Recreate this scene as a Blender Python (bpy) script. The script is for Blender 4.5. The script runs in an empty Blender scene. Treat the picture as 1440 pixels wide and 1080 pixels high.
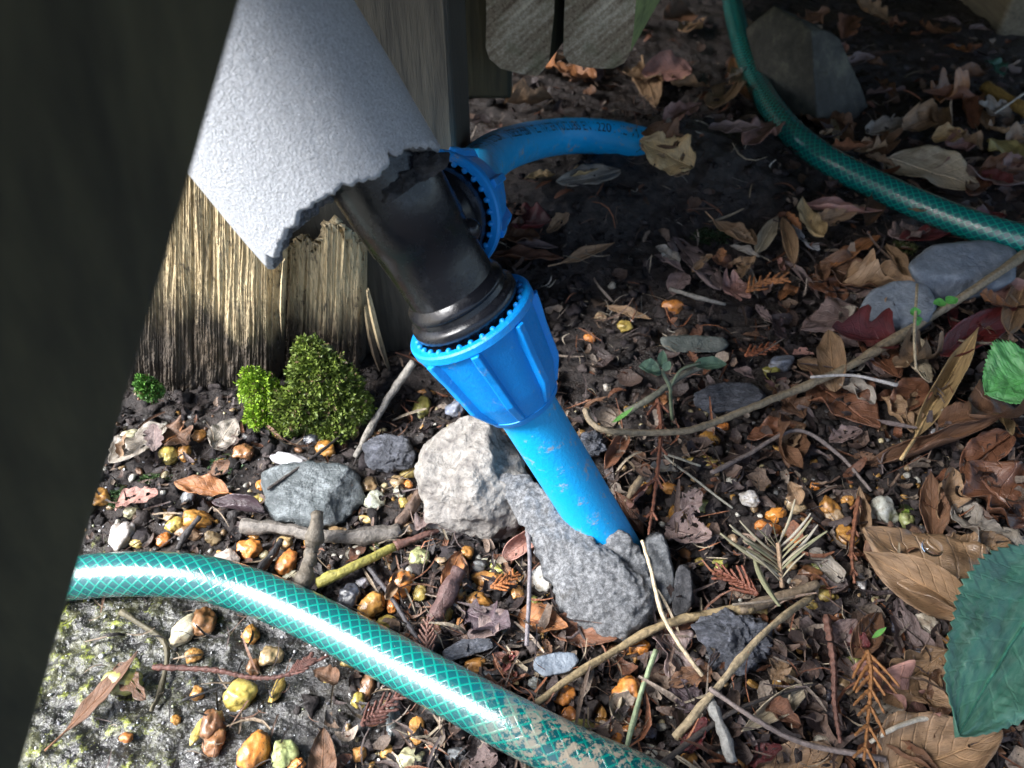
import bpy, math, random
import numpy as np
from mathutils import Vector, Matrix, Quaternion

# ------------------------------------------------------------------ camera, light, exposure
sc = bpy.context.scene
COL = sc.collection
S = math.sqrt(0.5)
CAM_H = 0.291
F = 1130.0
cd = bpy.data.cameras.new('camera'); cam = bpy.data.objects.new('camera', cd); COL.objects.link(cam)
cam.location = (0, 0, CAM_H); cam.rotation_euler = (math.radians(45), 0, 0)
cd.sensor_width = 36; cd.lens = 36 * F / 1440
cd.clip_start = 0.01; cd.clip_end = 500
cd.dof.use_dof = True; cd.dof.focus_distance = 0.31; cd.dof.aperture_fstop = 18
sc.camera = cam

SUN_DIR = Vector((-0.70, -0.20, 0.69)).normalized()        # towards the sun
w = bpy.data.worlds.new('World'); sc.world = w; w.use_nodes = True
nt = w.node_tree; nt.nodes.clear()
sky = nt.nodes.new('ShaderNodeTexSky'); sky.sky_type = 'NISHITA'; sky.sun_disc = False
sky.sun_elevation = math.asin(SUN_DIR.z); sky.sun_rotation = math.atan2(SUN_DIR.x, SUN_DIR.y)
sky.dust_density = 3.0; sky.air_density = 0.9
bg = nt.nodes.new('ShaderNodeBackground'); bg.inputs['Strength'].default_value = 0.15
wo = nt.nodes.new('ShaderNodeOutputWorld')
nt.links.new(sky.outputs[0], bg.inputs[0]); nt.links.new(bg.outputs[0], wo.inputs[0])
sd = bpy.data.lights.new('sun', 'SUN'); sd.energy = 4.8; sd.angle = math.radians(28); sd.color = (0.97, 0.985, 1.0)
so = bpy.data.objects.new('sun', sd); COL.objects.link(so)
so.rotation_euler = SUN_DIR.to_track_quat('Z', 'Y').to_euler(); so.location = SUN_DIR * 3
sc.view_settings.view_transform = 'Standard'; sc.view_settings.look = 'None'
sc.view_settings.gamma = 1; sc.view_settings.use_curve_mapping = False
sc.view_settings.exposure = 1.3

# ------------------------------------------------------------------ helpers: rays, noise, ground height
CAM = Vector((0, 0, CAM_H))
def ray(x, y):
    a = (x - 720) / F; b = (540 - y) / F
    return Vector((a, (1 + b) * S, (b - 1) * S))
def PD(x, y, d): return CAM + ray(x, y) * d
def PY(x, y, Y):
    r = ray(x, y); return CAM + r * (Y / r.y)
def PZ(x, y, z):
    r = ray(x, y); return CAM + r * ((z - CAM_H) / r.z)
def depth(p): return (p.y * S - (p.z - CAM_H) * S)
def topx(p):
    d = depth(p); u = p.y * S + (p.z - CAM_H) * S
    return 720 + F * p.x / d, 540 - F * u / d

def _h(ix, iy, seed):
    n = (ix.astype(np.int64) * 374761393 + iy.astype(np.int64) * 668265263 + seed * 974634777) & 0x7fffffff
    n = (n ^ (n >> 13)) * 1274126177 & 0x7fffffff
    return ((n ^ (n >> 16)) & 0xffff) / 65535.0
def vn(x, y, seed=0):
    x = np.asarray(x, float); y = np.asarray(y, float)
    x0 = np.floor(x); y0 = np.floor(y); fx = x - x0; fy = y - y0
    fx = fx * fx * (3 - 2 * fx); fy = fy * fy * (3 - 2 * fy)
    a = _h(x0, y0, seed); b = _h(x0 + 1, y0, seed); c = _h(x0, y0 + 1, seed); d = _h(x0 + 1, y0 + 1, seed)
    return (a * (1 - fx) + b * fx) * (1 - fy) + (c * (1 - fx) + d * fx) * fy * 1.0 - 0.5 + 0 * x
def fbm(x, y, seed=0, o=4):
    r = 0; a = 1; f = 1
    for i in range(o):
        r = r + a * vn(x * f, y * f, seed + i * 7); a *= 0.5; f *= 2.03
    return r
def sm(a, b, x):
    t = np.clip((x - a) / (b - a), 0, 1); return t * t * (3 - 2 * t)
def concrete_mask(x, y):
    # smooth wet algae covered pad in the near left corner
    e = 0.02 * vn(x * 25, y * 25, 5)
    return sm(0.186, 0.166, y + 0.35 * (x + 0.11) + e) * sm(-0.03, -0.08, x + e)
def hg(x, y):
    x = np.asarray(x, float); y = np.asarray(y, float)
    near = np.exp(-((x / 0.8) ** 2 + ((y - .4) / .8) ** 2))
    h = 0.034 * np.exp(-((x - 0.10) / 0.085) ** 2 - ((y - 0.50) / 0.055) ** 2)
    h = h + 0.016 * np.exp(-((x - 0.02) / 0.05) ** 2 - ((y - 0.44) / 0.04) ** 2)
    h = h + 0.010 * np.exp(-((x - 0.26) / 0.10) ** 2 - ((y - 0.27) / 0.12) ** 2)
    h = h - 0.006 * np.exp(-((x - 0.045) / 0.02) ** 2 - ((y - 0.19) / 0.02) ** 2)
    cm = concrete_mask(x, y)
    amp = (1 - 0.72 * cm) * (0.3 + 0.7 * near)
    h = h + amp * (0.0060 * vn(x * 22, y * 22, 1) + 0.0048 * vn(x * 60, y * 60, 2) + 0.0030 * vn(x * 150, y * 150, 3))
    h = h + concrete_mask(x, y) * (.0022 * vn(x * 170, y * 170, 14) + .0014 * vn(x * 360, y * 360, 15))
    h = h + near * 0.0016 * vn(x * 330, y * 330, 4) * (1 - .3 * cm)
    h = h + (0.02 * vn(x * .7, y * .7, 9)) * (1 - near)
    return h
def H(x, y): return float(hg(np.array([x]), np.array([y]))[0])
def G(x, y, dz=0.0):
    z = 0.0
    for _ in range(7):
        p = PZ(x, y, z + dz); z = 0.5 * z + 0.5 * H(p.x, p.y)
    p = PZ(x, y, z + dz)
    return p

RNG = random.Random(11)
NR = np.random.default_rng(5)

# ------------------------------------------------------------------ mesh / object helpers
def mesh(name, verts, faces, mat=None, smooth=True, uvs=None):
    me = bpy.data.meshes.new(name)
    me.from_pydata([tuple(v) for v in verts], [], [tuple(f) for f in faces])
    if mat: me.materials.append(mat)
    if smooth: me.polygons.foreach_set('use_smooth', [True] * len(me.polygons))
    if uvs is not None:
        ul = me.uv_layers.new(name='UVMap')
        li = np.empty(len(me.loops), int); me.loops.foreach_get('vertex_index', li)
        ul.data.foreach_set('uv', np.asarray(uvs, float)[li].ravel())
    me.update(); return me
def link(name, me, parent=None, color=None):
    o = bpy.data.objects.new(name, me); COL.objects.link(o)
    if parent: o.parent = parent
    if color: o.color = (*color, 1)
    return o
def mk(name, verts, faces, mat, parent=None, smooth=True, uvs=None, color=None):
    return link(name, mesh(name, verts, faces, mat, smooth, uvs), parent, color)
def tag(o, label=None, cat=None, group=None, kind=None):
    if label: o['label'] = label
    if cat: o['category'] = cat
    if group: o['group'] = group
    if kind: o['kind'] = kind
    return o
def empty(name, loc=(0, 0, 0)):
    o = bpy.data.objects.new(name, None); COL.objects.link(o); o.location = loc; o.empty_display_size = .01; return o
def bigmesh(name, V, Fc, mat, colors=None, smooth=True):
    """V (n,3), Fc (m,3) numpy triangles"""
    me = bpy.data.meshes.new(name); n = len(V); m = len(Fc); k = Fc.shape[1]
    me.vertices.add(n); me.vertices.foreach_set('co', V.astype(np.float32).ravel())
    me.loops.add(m * k); me.loops.foreach_set('vertex_index', Fc.astype(np.int32).ravel())
    me.polygons.add(m); me.polygons.foreach_set('loop_start', np.arange(0, m * k, k, dtype=np.int32))
    me.polygons.foreach_set('loop_total', np.full(m, k, np.int32))
    me.polygons.foreach_set('use_smooth', np.full(m, smooth))
    if colors is not None:
        ca = me.color_attributes.new('Col', 'FLOAT_COLOR', 'POINT')
        ca.data.foreach_set('color', np.hstack([colors, np.ones((n, 1))]).astype(np.float32).ravel())
    me.materials.append(mat); me.update(calc_edges=True); me.validate()
    o = bpy.data.objects.new(name, me); COL.objects.link(o); return o

def icosphere(sub):
    import bmesh
    bm = bmesh.new(); bmesh.ops.create_icosphere(bm, subdivisions=sub, radius=1)
    V = np.array([v.co[:] for v in bm.verts]); Fc = np.array([[v.index for v in f.verts] for f in bm.faces]); bm.free()
    return V, Fc
ICO = {k: icosphere(k) for k in (1, 2, 3, 4, 5, 6)}
from mathutils import noise as MN
def n3(V, sc_, seed):
    o = Vector((seed * 13.1, seed * 7.7, seed * 3.3))
    return np.array([MN.fractal(Vector(v) * sc_ + o, 0.9, 2.1, 4) for v in V])

# ------------------------------------------------------------------ materials
class NB:
    def __init__(s, name):
        s.m = bpy.data.materials.new(name); s.m.use_nodes = True
        s.t = s.m.node_tree; s.t.nodes.clear()
        s.out = s.n('ShaderNodeOutputMaterial'); s.b = s.n('ShaderNodeBsdfPrincipled'); s.l(s.b.outputs[0], s.out.inputs[0])
    def n(s, t, **k):
        n = s.t.nodes.new(t)
        for a, v in k.items(): setattr(n, a, v)
        return n
    def l(s, a, b): s.t.links.new(a, b)
    def sock(s, node, i, v):
        if hasattr(v, 'default_value') or isinstance(v, bpy.types.NodeSocket): s.l(v, node.inputs[i])
        else: node.inputs[i].default_value = v
    def coord(s, kind='Object', scale=(1, 1, 1)):
        c = s.n('ShaderNodeTexCoord'); m = s.n('ShaderNodeMapping'); m.inputs['Scale'].default_value = scale
        s.l(c.outputs[kind], m.inputs[0]); return m.outputs[0]
    def noise(s, vec, scale, detail=4, rough=.55, dist=0):
        n = s.n('ShaderNodeTexNoise'); s.l(vec, n.inputs['Vector']); n.inputs['Scale'].default_value = scale
        n.inputs['Detail'].default_value = detail; n.inputs['Roughness'].default_value = rough; n.inputs['Distortion'].default_value = dist
        return n.outputs['Fac']
    def voro(s, vec, scale, feat='F1', out='Distance'):
        n = s.n('ShaderNodeTexVoronoi'); n.feature = feat; s.l(vec, n.inputs['Vector']); n.inputs['Scale'].default_value = scale
        return n.outputs[out]
    def ramp(s, fac, stops):
        r = s.n('ShaderNodeValToRGB'); s.l(fac, r.inputs[0]); e = r.color_ramp.elements
        while len(e) < len(stops): e.new(0.5)
        for i, (p, c) in enumerate(stops):
            e[i].position = p; e[i].color = (*c, 1) if len(c) == 3 else c
        return r.outputs[0]
    def mapr(s, v, a, b, c=0., d=1.):
        m = s.n('ShaderNodeMapRange'); s.l(v, m.inputs[0])
        for i, q in enumerate((a, b, c, d)): m.inputs[i + 1].default_value = q
        return m.outputs[0]
    def math(s, op, a, b=0.):
        m = s.n('ShaderNodeMath'); m.operation = op; s.sock(m, 0, a); s.sock(m, 1, b); return m.outputs[0]
    def mix(s, f, a, b, mode='MIX'):
        m = s.n('ShaderNodeMix'); m.data_type = 'RGBA'; m.blend_type = mode
        if isinstance(f, (int, float)): m.inputs[0].default_value = f
        else: s.l(f, m.inputs[0])
        for i, v in ((6, a), (7, b)):
            if isinstance(v, tuple): m.inputs[i].default_value = (*v, 1) if len(v) == 3 else v
            else: s.l(v, m.inputs[i])
        return m.outputs[2]
    def bump(s, h, dist, strength=1.0):
        b = s.n('ShaderNodeBump'); s.l(h, b.inputs['Height']); b.inputs['Distance'].default_value = dist
        b.inputs['Strength'].default_value = strength; s.l(b.outputs[0], s.b.inputs['Normal']); s.l(b.outputs[0], s.b.inputs['Coat Normal']); return b
    def base(s, c): s.sock(s.b, 'Base Color', c) if not isinstance(c, tuple) else s.b.inputs['Base Color'].__setattr__('default_value', (*c, 1))
    def rough(s, v): s.sock(s.b, 'Roughness', v)
    def coat(s, w_, r=.1):
        s.sock(s.b, 'Coat Weight', w_); s.b.inputs['Coat Roughness'].default_value = r

def m_ground():
    k = NB('wet_soil'); P = k.coord('Object')
    geo = k.n('ShaderNodeAttribute'); geo.attribute_name = 'pad'; pad = geo.outputs['Fac']
    n1 = k.noise(P, 40, 6, .65); n2 = k.noise(P, 260, 5, .7); n4 = k.noise(P, 900, 4, .7)
    soil = k.ramp(n2, [(.3, (.010, .008, .008)), (.5, (.030, .023, .021)), (.72, (.080, .062, .055))])
    soil = k.mix(k.mapr(n1, .45, .7), soil, (.034, .025, .021), 'MIX')
    con = k.ramp(n2, [(.3, (.006, .007, .006)), (.46, (.028, .029, .018)), (.58, (.085, .085, .045)), (.74, (.26, .26, .17))])
    con = k.mix(k.mapr(k.noise(P, 60, 7, .75, .8), .47, .57, 0, .85), con, (.012, .011, .012))
    con = k.mix(k.mapr(n4, .60, .66, 0, .8), con, (.34, .36, .33))  # pale speckle painted into the colour to read as sparkles
    con = k.mix(k.mapr(n4, .40, .34, 0, .8), con, (.006, .006, .006))
    sx_ = k.n('ShaderNodeSeparateXYZ'); k.l(P, sx_.inputs[0])
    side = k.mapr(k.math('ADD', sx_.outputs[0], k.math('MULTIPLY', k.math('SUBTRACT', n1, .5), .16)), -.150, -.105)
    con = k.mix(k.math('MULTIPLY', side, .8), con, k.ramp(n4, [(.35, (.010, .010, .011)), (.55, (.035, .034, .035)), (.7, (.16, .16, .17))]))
    alg = k.math('MULTIPLY', k.mapr(k.noise(P, 150, 6, .75), .56, .64), k.math('SUBTRACT', 1., side))
    con = k.mix(k.math('MULTIPLY', alg, .8), con, (.30, .34, .06))
    k.base(k.mix(pad, soil, con))
    wet = k.mapr(n1, .35, .62, .75, .22)
    wet2 = k.mapr(k.noise(P, 70, 3, .5), .4, .6, .035, .14)
    r = k.math('ADD', k.math('MULTIPLY', wet, k.math('SUBTRACT', 1., pad)), k.math('MULTIPLY', wet2, pad))
    k.rough(r); k.b.inputs['Specular IOR Level'].default_value = .55
    n6 = k.noise(P, 150, 2, .5)
    hh = k.math('ADD', k.math('ADD', k.math('MULTIPLY', n2, k.math('SUBTRACT', .7, k.math('MULTIPLY', pad, .25))), k.math('MULTIPLY', n6, k.math('MULTIPLY', pad, 1.3))), k.math('MULTIPLY', n4, k.math('SUBTRACT', .6, k.math('MULTIPLY', pad, .52))))
    k.bump(hh, .0024, 1.0); return k.m
def m_attr(name, rough=.6, wet=0., spec=.4, nscale=900):
    k = NB(name); a = k.n('ShaderNodeAttribute'); a.attribute_name = 'Col'
    n = k.noise(k.coord('Object'), nscale, 4, .6)
    k.base(k.mix(1.0, a.outputs['Color'], k.ramp(n, [(.3, (.55, .55, .55)), (.7, (1.3, 1.3, 1.3))]), 'MULTIPLY'))
    k.rough(rough); k.b.inputs['Specular IOR Level'].default_value = spec
    if wet: k.coat(wet, .15)
    k.bump(n, .0008, .8); return k.m
def oc(k):
    o = k.n('ShaderNodeObjectInfo'); return o
def m_pebble():
    k = NB('wet_flint'); o = oc(k); c = k.n('ShaderNodeTexCoord')
    ad = k.n('ShaderNodeVectorMath'); ad.operation = 'ADD'; k.l(c.outputs['Object'], ad.inputs[0])
    cb = k.n('ShaderNodeCombineXYZ'); sc2 = k.math('MULTIPLY', o.outputs['Random'], 40.)
    k.l(sc2, cb.inputs[0]); k.l(sc2, cb.inputs[1]); k.l(cb.outputs[0], ad.inputs[1]); P = ad.outputs[0]
    n = k.noise(P, 1.3, 5, .6, .6); n2 = k.noise(P, 6, 5, .7)
    col = k.mix(1.0, o.outputs['Color'], k.ramp(n, [(.28, (.38, .30, .24)), (.5, (1, 1, 1)), (.72, (1.35, 1.4, 1.6))]), 'MULTIPLY')
    spots = k.mapr(n2, .57, .66, 0., .85)
    col = k.mix(spots, col, (.03, .022, .015))
    sp2 = k.mapr(k.noise(P, 2.2, 4, .7), .62, .72, 0, .55)
    col = k.mix(sp2, col, (.30, .27, .20))
    k.base(col); k.rough(k.mapr(n2, .3, .7, .28, .6)); k.coat(.8, .10)
    k.bump(n2, .00025, .8); k.b.inputs['Subsurface Weight'].default_value = 0.0
    return k.m
def m_leaf(name='dead_leaf', rough=.55, coat=.25, vein=.35, spot=.8, stain=(.02, .012, .008), bd=.0009):
    k = NB(name); o = oc(k); uv = k.n('ShaderNodeUVMap'); uv.uv_map = 'UVMap'
    sp = k.n('ShaderNodeSeparateXYZ'); k.l(uv.outputs[0], sp.inputs[0]); u, v = sp.outputs[0], sp.outputs[1]
    av = k.math('ABSOLUTE', v)
    ad = k.n('ShaderNodeVectorMath'); ad.operation = 'ADD'; k.l(uv.outputs[0], ad.inputs[0])
    cb = k.n('ShaderNodeCombineXYZ'); s2 = k.math('MULTIPLY', o.outputs['Random'], 60.); k.l(s2, cb.inputs[0]); k.l(s2, cb.inputs[1])
    k.l(cb.outputs[0], ad.inputs[1]); P = ad.outputs[0]
    n = k.noise(P, 2.4, 5, .65, .4); n2 = k.noise(P, 14, 4, .7)
    mid = k.mapr(av, .02, .055, 1., 0.)
    fr = k.math('FRACT', k.math('ADD', k.math('SUBTRACT', k.math('MULTIPLY', u, 9.), k.math('MULTIPLY', av, 2.2)), k.math('MULTIPLY', n, .5)))
    side = k.mapr(k.math('ABSOLUTE', k.math('SUBTRACT', fr, .5)), .03, .09, 1., 0.)
    vv = k.math('MAXIMUM', mid, k.math('MULTIPLY', side, .55))
    col = k.mix(1.0, o.outputs['Color'], k.ramp(n, [(.25, (.42, .36, .32)), (.5, (1, 1, 1)), (.75, (1.45, 1.4, 1.35))]), 'MULTIPLY')
    col = k.mix(k.mapr(n2, .3, .75, .0, .35), col, stain)
    col = k.mix(k.math('MULTIPLY', k.mapr(n2, .64, .70), spot), col, stain)
    col = k.mix(k.math('MULTIPLY', vv, vein), col, k.mix(1.0, col, (1.9, 1.8, 1.6), 'MULTIPLY'))
    k.base(col); k.rough(k.mapr(n2, .3, .7, rough - .15, rough + .15)); k.coat(coat, .2)
    hh = k.math('ADD', k.math('MULTIPLY', n2, .6), k.math('MULTIPLY', vv, -.5)); k.bump(hh, bd, .9)
    return k.m
def m_objcol(name, rough=.6, nscale=600, bump=.0006, stretch=(1, 1, 1), coat=0., lo=.5, hi=1.4):
    k = NB(name); o = oc(k); P = k.coord('Object', stretch); n = k.noise(P, nscale, 5, .65)
    k.base(k.mix(1.0, o.outputs['Color'], k.ramp(n, [(.3, (lo,) * 3), (.7, (hi,) * 3)]), 'MULTIPLY'))
    k.rough(rough); k.coat(coat, .2); k.bump(n, bump, 1.); return k.m
def m_rock(name, c1, c2, c3, scale=90, rough=.6, bump=.0025, coat=0., stripe=None):
    k = NB(name); P = k.coord('Object', stripe or (1, 1, 1)); n = k.noise(P, scale, 7, .68, .3); n2 = k.noise(P, scale * 6, 5, .7)
    b = k.noise(k.coord('Object'), scale * .35, 3, .5)
    f = k.math('ADD', k.math('MULTIPLY', n, .65), k.math('MULTIPLY', n2, .35))
    col = k.ramp(f, [(.36, c1), (.5, c2), (.62, c3)])
    col = k.mix(k.mapr(b, .5, .68, 0, .6), col, c1)
    k.base(col); k.rough(k.mapr(n2, .3, .7, rough - .2, rough + .15)); k.coat(coat, .2)
    cr = k.voro(k.coord('Object'), scale * .5, 'DISTANCE_TO_EDGE')
    hh = k.math('ADD', f, k.math('MULTIPLY', k.mapr(cr, 0, .03), .06)); k.bump(hh, bump, 1.); return k.m
def m_wood(name, pale, mid, dark, zs=8, scale=120, bump=.002, rough=.75, rot=None, coat=0., axis='Z'):
    k = NB(name); st = {'Z': (1, 1, 1 / zs), 'Y': (1, 1 / zs, 1), 'X': (1 / zs, 1, 1)}[axis]
    P = k.coord('Object', st); n = k.noise(P, scale, 6, .7, .2); n2 = k.noise(k.coord('Object'), 35, 5, .65)
    n3_ = k.noise(k.coord('Object', st), scale * 4, 4, .7)
    f = k.math('ADD', k.math('MULTIPLY', n, .6), k.math('MULTIPLY', n3_, .4))
    col = k.ramp(f, [(.32, dark), (.47, mid), (.60, pale)])
    if rot:      # black rot staining creeping up from the ground
        c = k.n('ShaderNodeTexCoord'); sp = k.n('ShaderNodeSeparateXYZ'); k.l(c.outputs['Object'], sp.inputs[0])
        nn = k.noise(k.coord('Object', (1, 1, .25)), 70, 5, .7)
        hh = k.math('ADD', k.math('ADD', sp.outputs[2], k.math('MULTIPLY', sp.outputs[0], .35)), k.math('MULTIPLY', k.math('SUBTRACT', nn, .5), -.085))
        wet = k.mapr(hh, rot[0], rot[1], 1., 0.)
        col = k.mix(k.math('MULTIPLY', wet, .93), col, k.ramp(n3_, [(.35, (.010, .009, .010)), (.6, (.05, .038, .035)), (.75, (.14, .11, .09))]))
        spk = k.math('MULTIPLY', k.mapr(k.noise(k.coord('Object', (1, 1, .5)), 330, 4, .7), .57, .64), k.mapr(nn, .4, .6, .2, .9))
        col = k.mix(spk, col, (.03, .026, .022))
    col = k.mix(k.mapr(n2, .55, .75, 0, .4), col, dark)
    k.base(col); k.rough(rough); k.coat(coat, .2); k.bump(f, bump, 1.); return k.m
def m_foam():
    k = NB('grey_foam'); P = k.coord('Object'); c = k.voro(P, 1100, 'F1'); n = k.noise(P, 380, 4, .6, .4); n2 = k.noise(P, 1500, 3, .6)
    k.base(k.mix(1.0, (.66, .69, .74), k.ramp(n2, [(.3, (.72, .72, .72)), (.7, (1.2, 1.2, 1.2))]), 'MULTIPLY'))
    k.rough(.42); k.b.inputs['Specular IOR Level'].default_value = .6
    w_ = k.noise(k.coord('Object', (1, 1, .45)), 420, 3, .5, .8)
    n5 = k.noise(P, 1700, 3, .75)
    k.bump(k.math('ADD', k.math('ADD', k.math('MULTIPLY', n5, .8), k.math('MULTIPLY', n, .35)), k.math('MULTIPLY', w_, .35)), .0015, 1.); return k.m
def m_torn():
    k = NB('torn_grey_foam'); P = k.coord('Object'); n = k.noise(P, 520, 8, .85); n1 = k.noise(P, 120, 4, .6)
    col = k.ramp(n, [(.36, (.05, .055, .06)), (.5, (.24, .245, .255)), (.62, (.52, .53, .55))])
    col = k.mix(k.mapr(n1, .6, .7, 0, .5), col, (.10, .09, .075))
    k.base(col); k.rough(.8); k.bump(n, .0024, 1.); return k.m
def m_plastic(name, c, rough=.35, dirt=(.35, .3, .22), da=.5, scr=.4, coat=.0, dth=(.60, .72), bd=.0004):
    k = NB(name); P = k.coord('Object'); n = k.noise(P, 130, 6, .75); n2 = k.noise(P, 700, 4, .7); n3_ = k.noise(k.coord('Object', (1, .3, 1)), 420, 4, .8, 1.2)
    col = k.mix(k.math('MULTIPLY', k.mapr(n, *dth), da), c, dirt)
    col = k.mix(k.math('MULTIPLY', k.mapr(n3_, .66, .72), scr), col, tuple(min(1, q * 1.3 + .12) for q in c))
    col = k.mix(k.mapr(n2, .68, .74, 0, .5), col, tuple(q * .3 for q in dirt))
    k.base(col); k.rough(k.mapr(n, .3, .7, rough - .08, rough + .22)); k.coat(coat, .1); k.bump(k.math('ADD', n2, k.math('MULTIPLY', n, .5)), bd, .7); return k.m
PRE = sum((G(a[0], a[1]) - G(b[0], b[1])).length for a, b in (((-420, 1010), (-200, 910)), ((-200, 910), (-40, 845))))
def m_hose(name, mud):
    k = NB(name); uv = k.n('ShaderNodeUVMap'); uv.uv_map = 'UVMap'; sp = k.n('ShaderNodeSeparateXYZ'); k.l(uv.outputs[0], sp.inputs[0])
    u, v = sp.outputs[0], sp.outputs[1]
    a = k.math('MULTIPLY', u, 1 / .0050); b = k.math('MULTIPLY', v, 12.)
    def line(x):
        f = k.math('ABSOLUTE', k.math('SUBTRACT', k.math('FRACT', x), .5)); return k.mapr(f, .07, .13, 1., 0.)
    L = k.math('MAXIMUM', line(k.math('ADD', a, b)), line(k.math('SUBTRACT', a, b)))
    P = k.coord('Object'); n = k.noise(P, 170, 6, .75); n2 = k.noise(P, 650, 5, .75)
    col = k.mix(L, (.003, .085, .095), (.0, .235, .185))
    gate = k.math('MULTIPLY', k.mapr(u, mud[0], mud[0] + .03), k.mapr(u, mud[1], mud[1] + .12, 1., .25))
    fth = k.math('ADD', k.math('MULTIPLY', n, .6), k.math('MULTIPLY', n2, .4))
    m1 = k.math('MULTIPLY', k.mapr(fth, .49, .53), gate)
    m0 = k.mapr(n2, .66, .72, 0, .7)
    mm = k.math('MAXIMUM', m1, m0)
    col = k.mix(mm, col, (.36, .30, .22)); k.base(col)
    k.rough(k.mapr(mm, 0, 1, .25, .8)); k.coat(k.mapr(mm, 0, 1, 1., 0.), .17)
    k.bump(k.math('ADD', k.math('MULTIPLY', L, .25), k.math('MULTIPLY', n2, .5)), .0004, .7); return k.m
def m_moss():
    k = NB('moss'); a = k.n('ShaderNodeAttribute'); a.attribute_name = 'Col'; k.base(a.outputs['Color']); k.rough(.55)
    k.b.inputs['Subsurface Weight'].default_value = 0; return k.m
M = dict(
    ground=m_ground(), soil=m_attr('soil_crumb', .75, 0, .3), litter=m_attr('litter', .6, .15), grit=m_attr('wet_grit', .3, .6),
    pebble=m_pebble(), leaf=m_leaf(), wetleaf=m_leaf('wet_leaf', .35, .6), green=m_leaf('green_leaf', .5, .1, .3, .35, (.22, .33, .27), .0004),
    bark=m_objcol('twig_bark', .65, 500, .0009, (1, 1, 1), .15), stem=m_objcol('plant_stem', .5, 400, .0003),
    foam=m_foam(), torn=m_torn(),
    blue=m_plastic('blue_plastic', (.002, .28, .80), .34, (.34, .36, .36), .7, .8), black=m_plastic('black_plastic', (.010, .011, .015), .17, (.15, .16, .18), .35, .6, bd=.00012),
    pipe=m_plastic('blue_pipe', (.002, .36, .78), .36, (.34, .33, .28), .75, .3, dth=(.57, .66)),
    hose_near=m_hose('braided_hose', (.215 + PRE, .33 + PRE)), hose_far=m_hose('braided_hose_dusty', (9., 10.)),
    rot=m_wood('rotten_wood', (.74, .60, .36), (.54, .42, .24), (.17, .115, .065), 22, 420, .0011, .65, (.028, .056), .1),
    post=m_wood('old_post_wood', (.060, .055, .042), (.038, .035, .027), (.018, .017, .014), 12, 160, .0008, .8),
    timber=m_wood('green_timber', (.070, .066, .036), (.044, .042, .024), (.022, .021, .013), 14, 45, .0008, .85),
    deck=m_wood('weathered_deck', (.20, .17, .12), (.14, .12, .08), (.07, .06, .045), 12, 90, .001, .8, axis='Y'),
    moss=m_moss(),
    pale=m_rock('pale_limestone', (.11, .10, .095), (.29, .27, .245), (.48, .46, .43), 70, .65, .004),
    slate=m_rock('grey_slate', (.025, .036, .04), (.09, .105, .11), (.27, .30, .31), 160, .45, .002, .25, (1, 1, 3)),
    dslate=m_rock('dark_stone', (.020, .022, .03), (.07, .075, .09), (.20, .21, .25), 130, .45, .003, .25, (1, 2, 2)),
    bstone=m_rock('blue_grey_stone', (.10, .12, .15), (.17, .20, .24), (.27, .30, .34), 120, .6, .0015),
    gslab=m_rock('grey_green_stone', (.05, .06, .055), (.10, .115, .105), (.19, .20, .18), 120, .55, .0015),
    wedge=m_rock('mossy_rock', (.02, .02, .018), (.055, .055, .045), (.12, .12, .09), 60, .7, .003),
)
def m_endgrain():
    k = NB('end_grain'); P = k.coord('Object'); c_ = k.n('ShaderNodeTexCoord'); r1 = k.n('ShaderNodeMapping'); r1.inputs['Rotation'].default_value = (0, math.radians(42), 0); k.l(c_.outputs['Object'], r1.inputs[0])
    r2 = k.n('ShaderNodeMapping'); r2.inputs['Scale'].default_value = (.08, 1, 1); k.l(r1.outputs[0], r2.inputs[0]); ring_ = k.noise(r2.outputs[0], 230, 2, .5, .3)
    n = k.noise(P, 500, 6, .8); n1 = k.noise(P, 60, 4, .6)
    f = k.math('ADD', k.math('MULTIPLY', ring_, .5), k.math('MULTIPLY', n, .5))
    col = k.ramp(f, [(.38, (.16, .11, .07)), (.5, (.42, .33, .22)), (.66, (.85, .76, .58))])
    k.base(k.mix(k.mapr(n1, .5, .7, 0, .5), col, (.20, .21, .11))); k.rough(.85); k.bump(f, .0014, 1.); return k.m
M['endgrain'] = m_endgrain()
def m_glass():
    k = NB('water'); k.base((1, 1, 1)); k.rough(.02); k.b.inputs['Transmission Weight'].default_value = 1; k.b.inputs['IOR'].default_value = 1.33; return k.m
M['water'] = m_glass()
M['torn_mid'] = m_rock('torn_mid_foam', (.04, .042, .045), (.10, .105, .11), (.22, .225, .235), 300, .85, .002)
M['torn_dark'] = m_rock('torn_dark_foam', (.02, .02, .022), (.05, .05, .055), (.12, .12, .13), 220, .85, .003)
def m_flat(name, c, r=.6):
    k = NB(name); k.base(c); k.rough(r); return k.m
M['ink'] = m_flat('black_ink', (.012, .014, .03)); M['algae'] = m_wood('algae_timber', (.30, .36, .13), (.22, .27, .10), (.11, .13, .05), 10, 80, .0008, .8, axis='Y')

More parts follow.
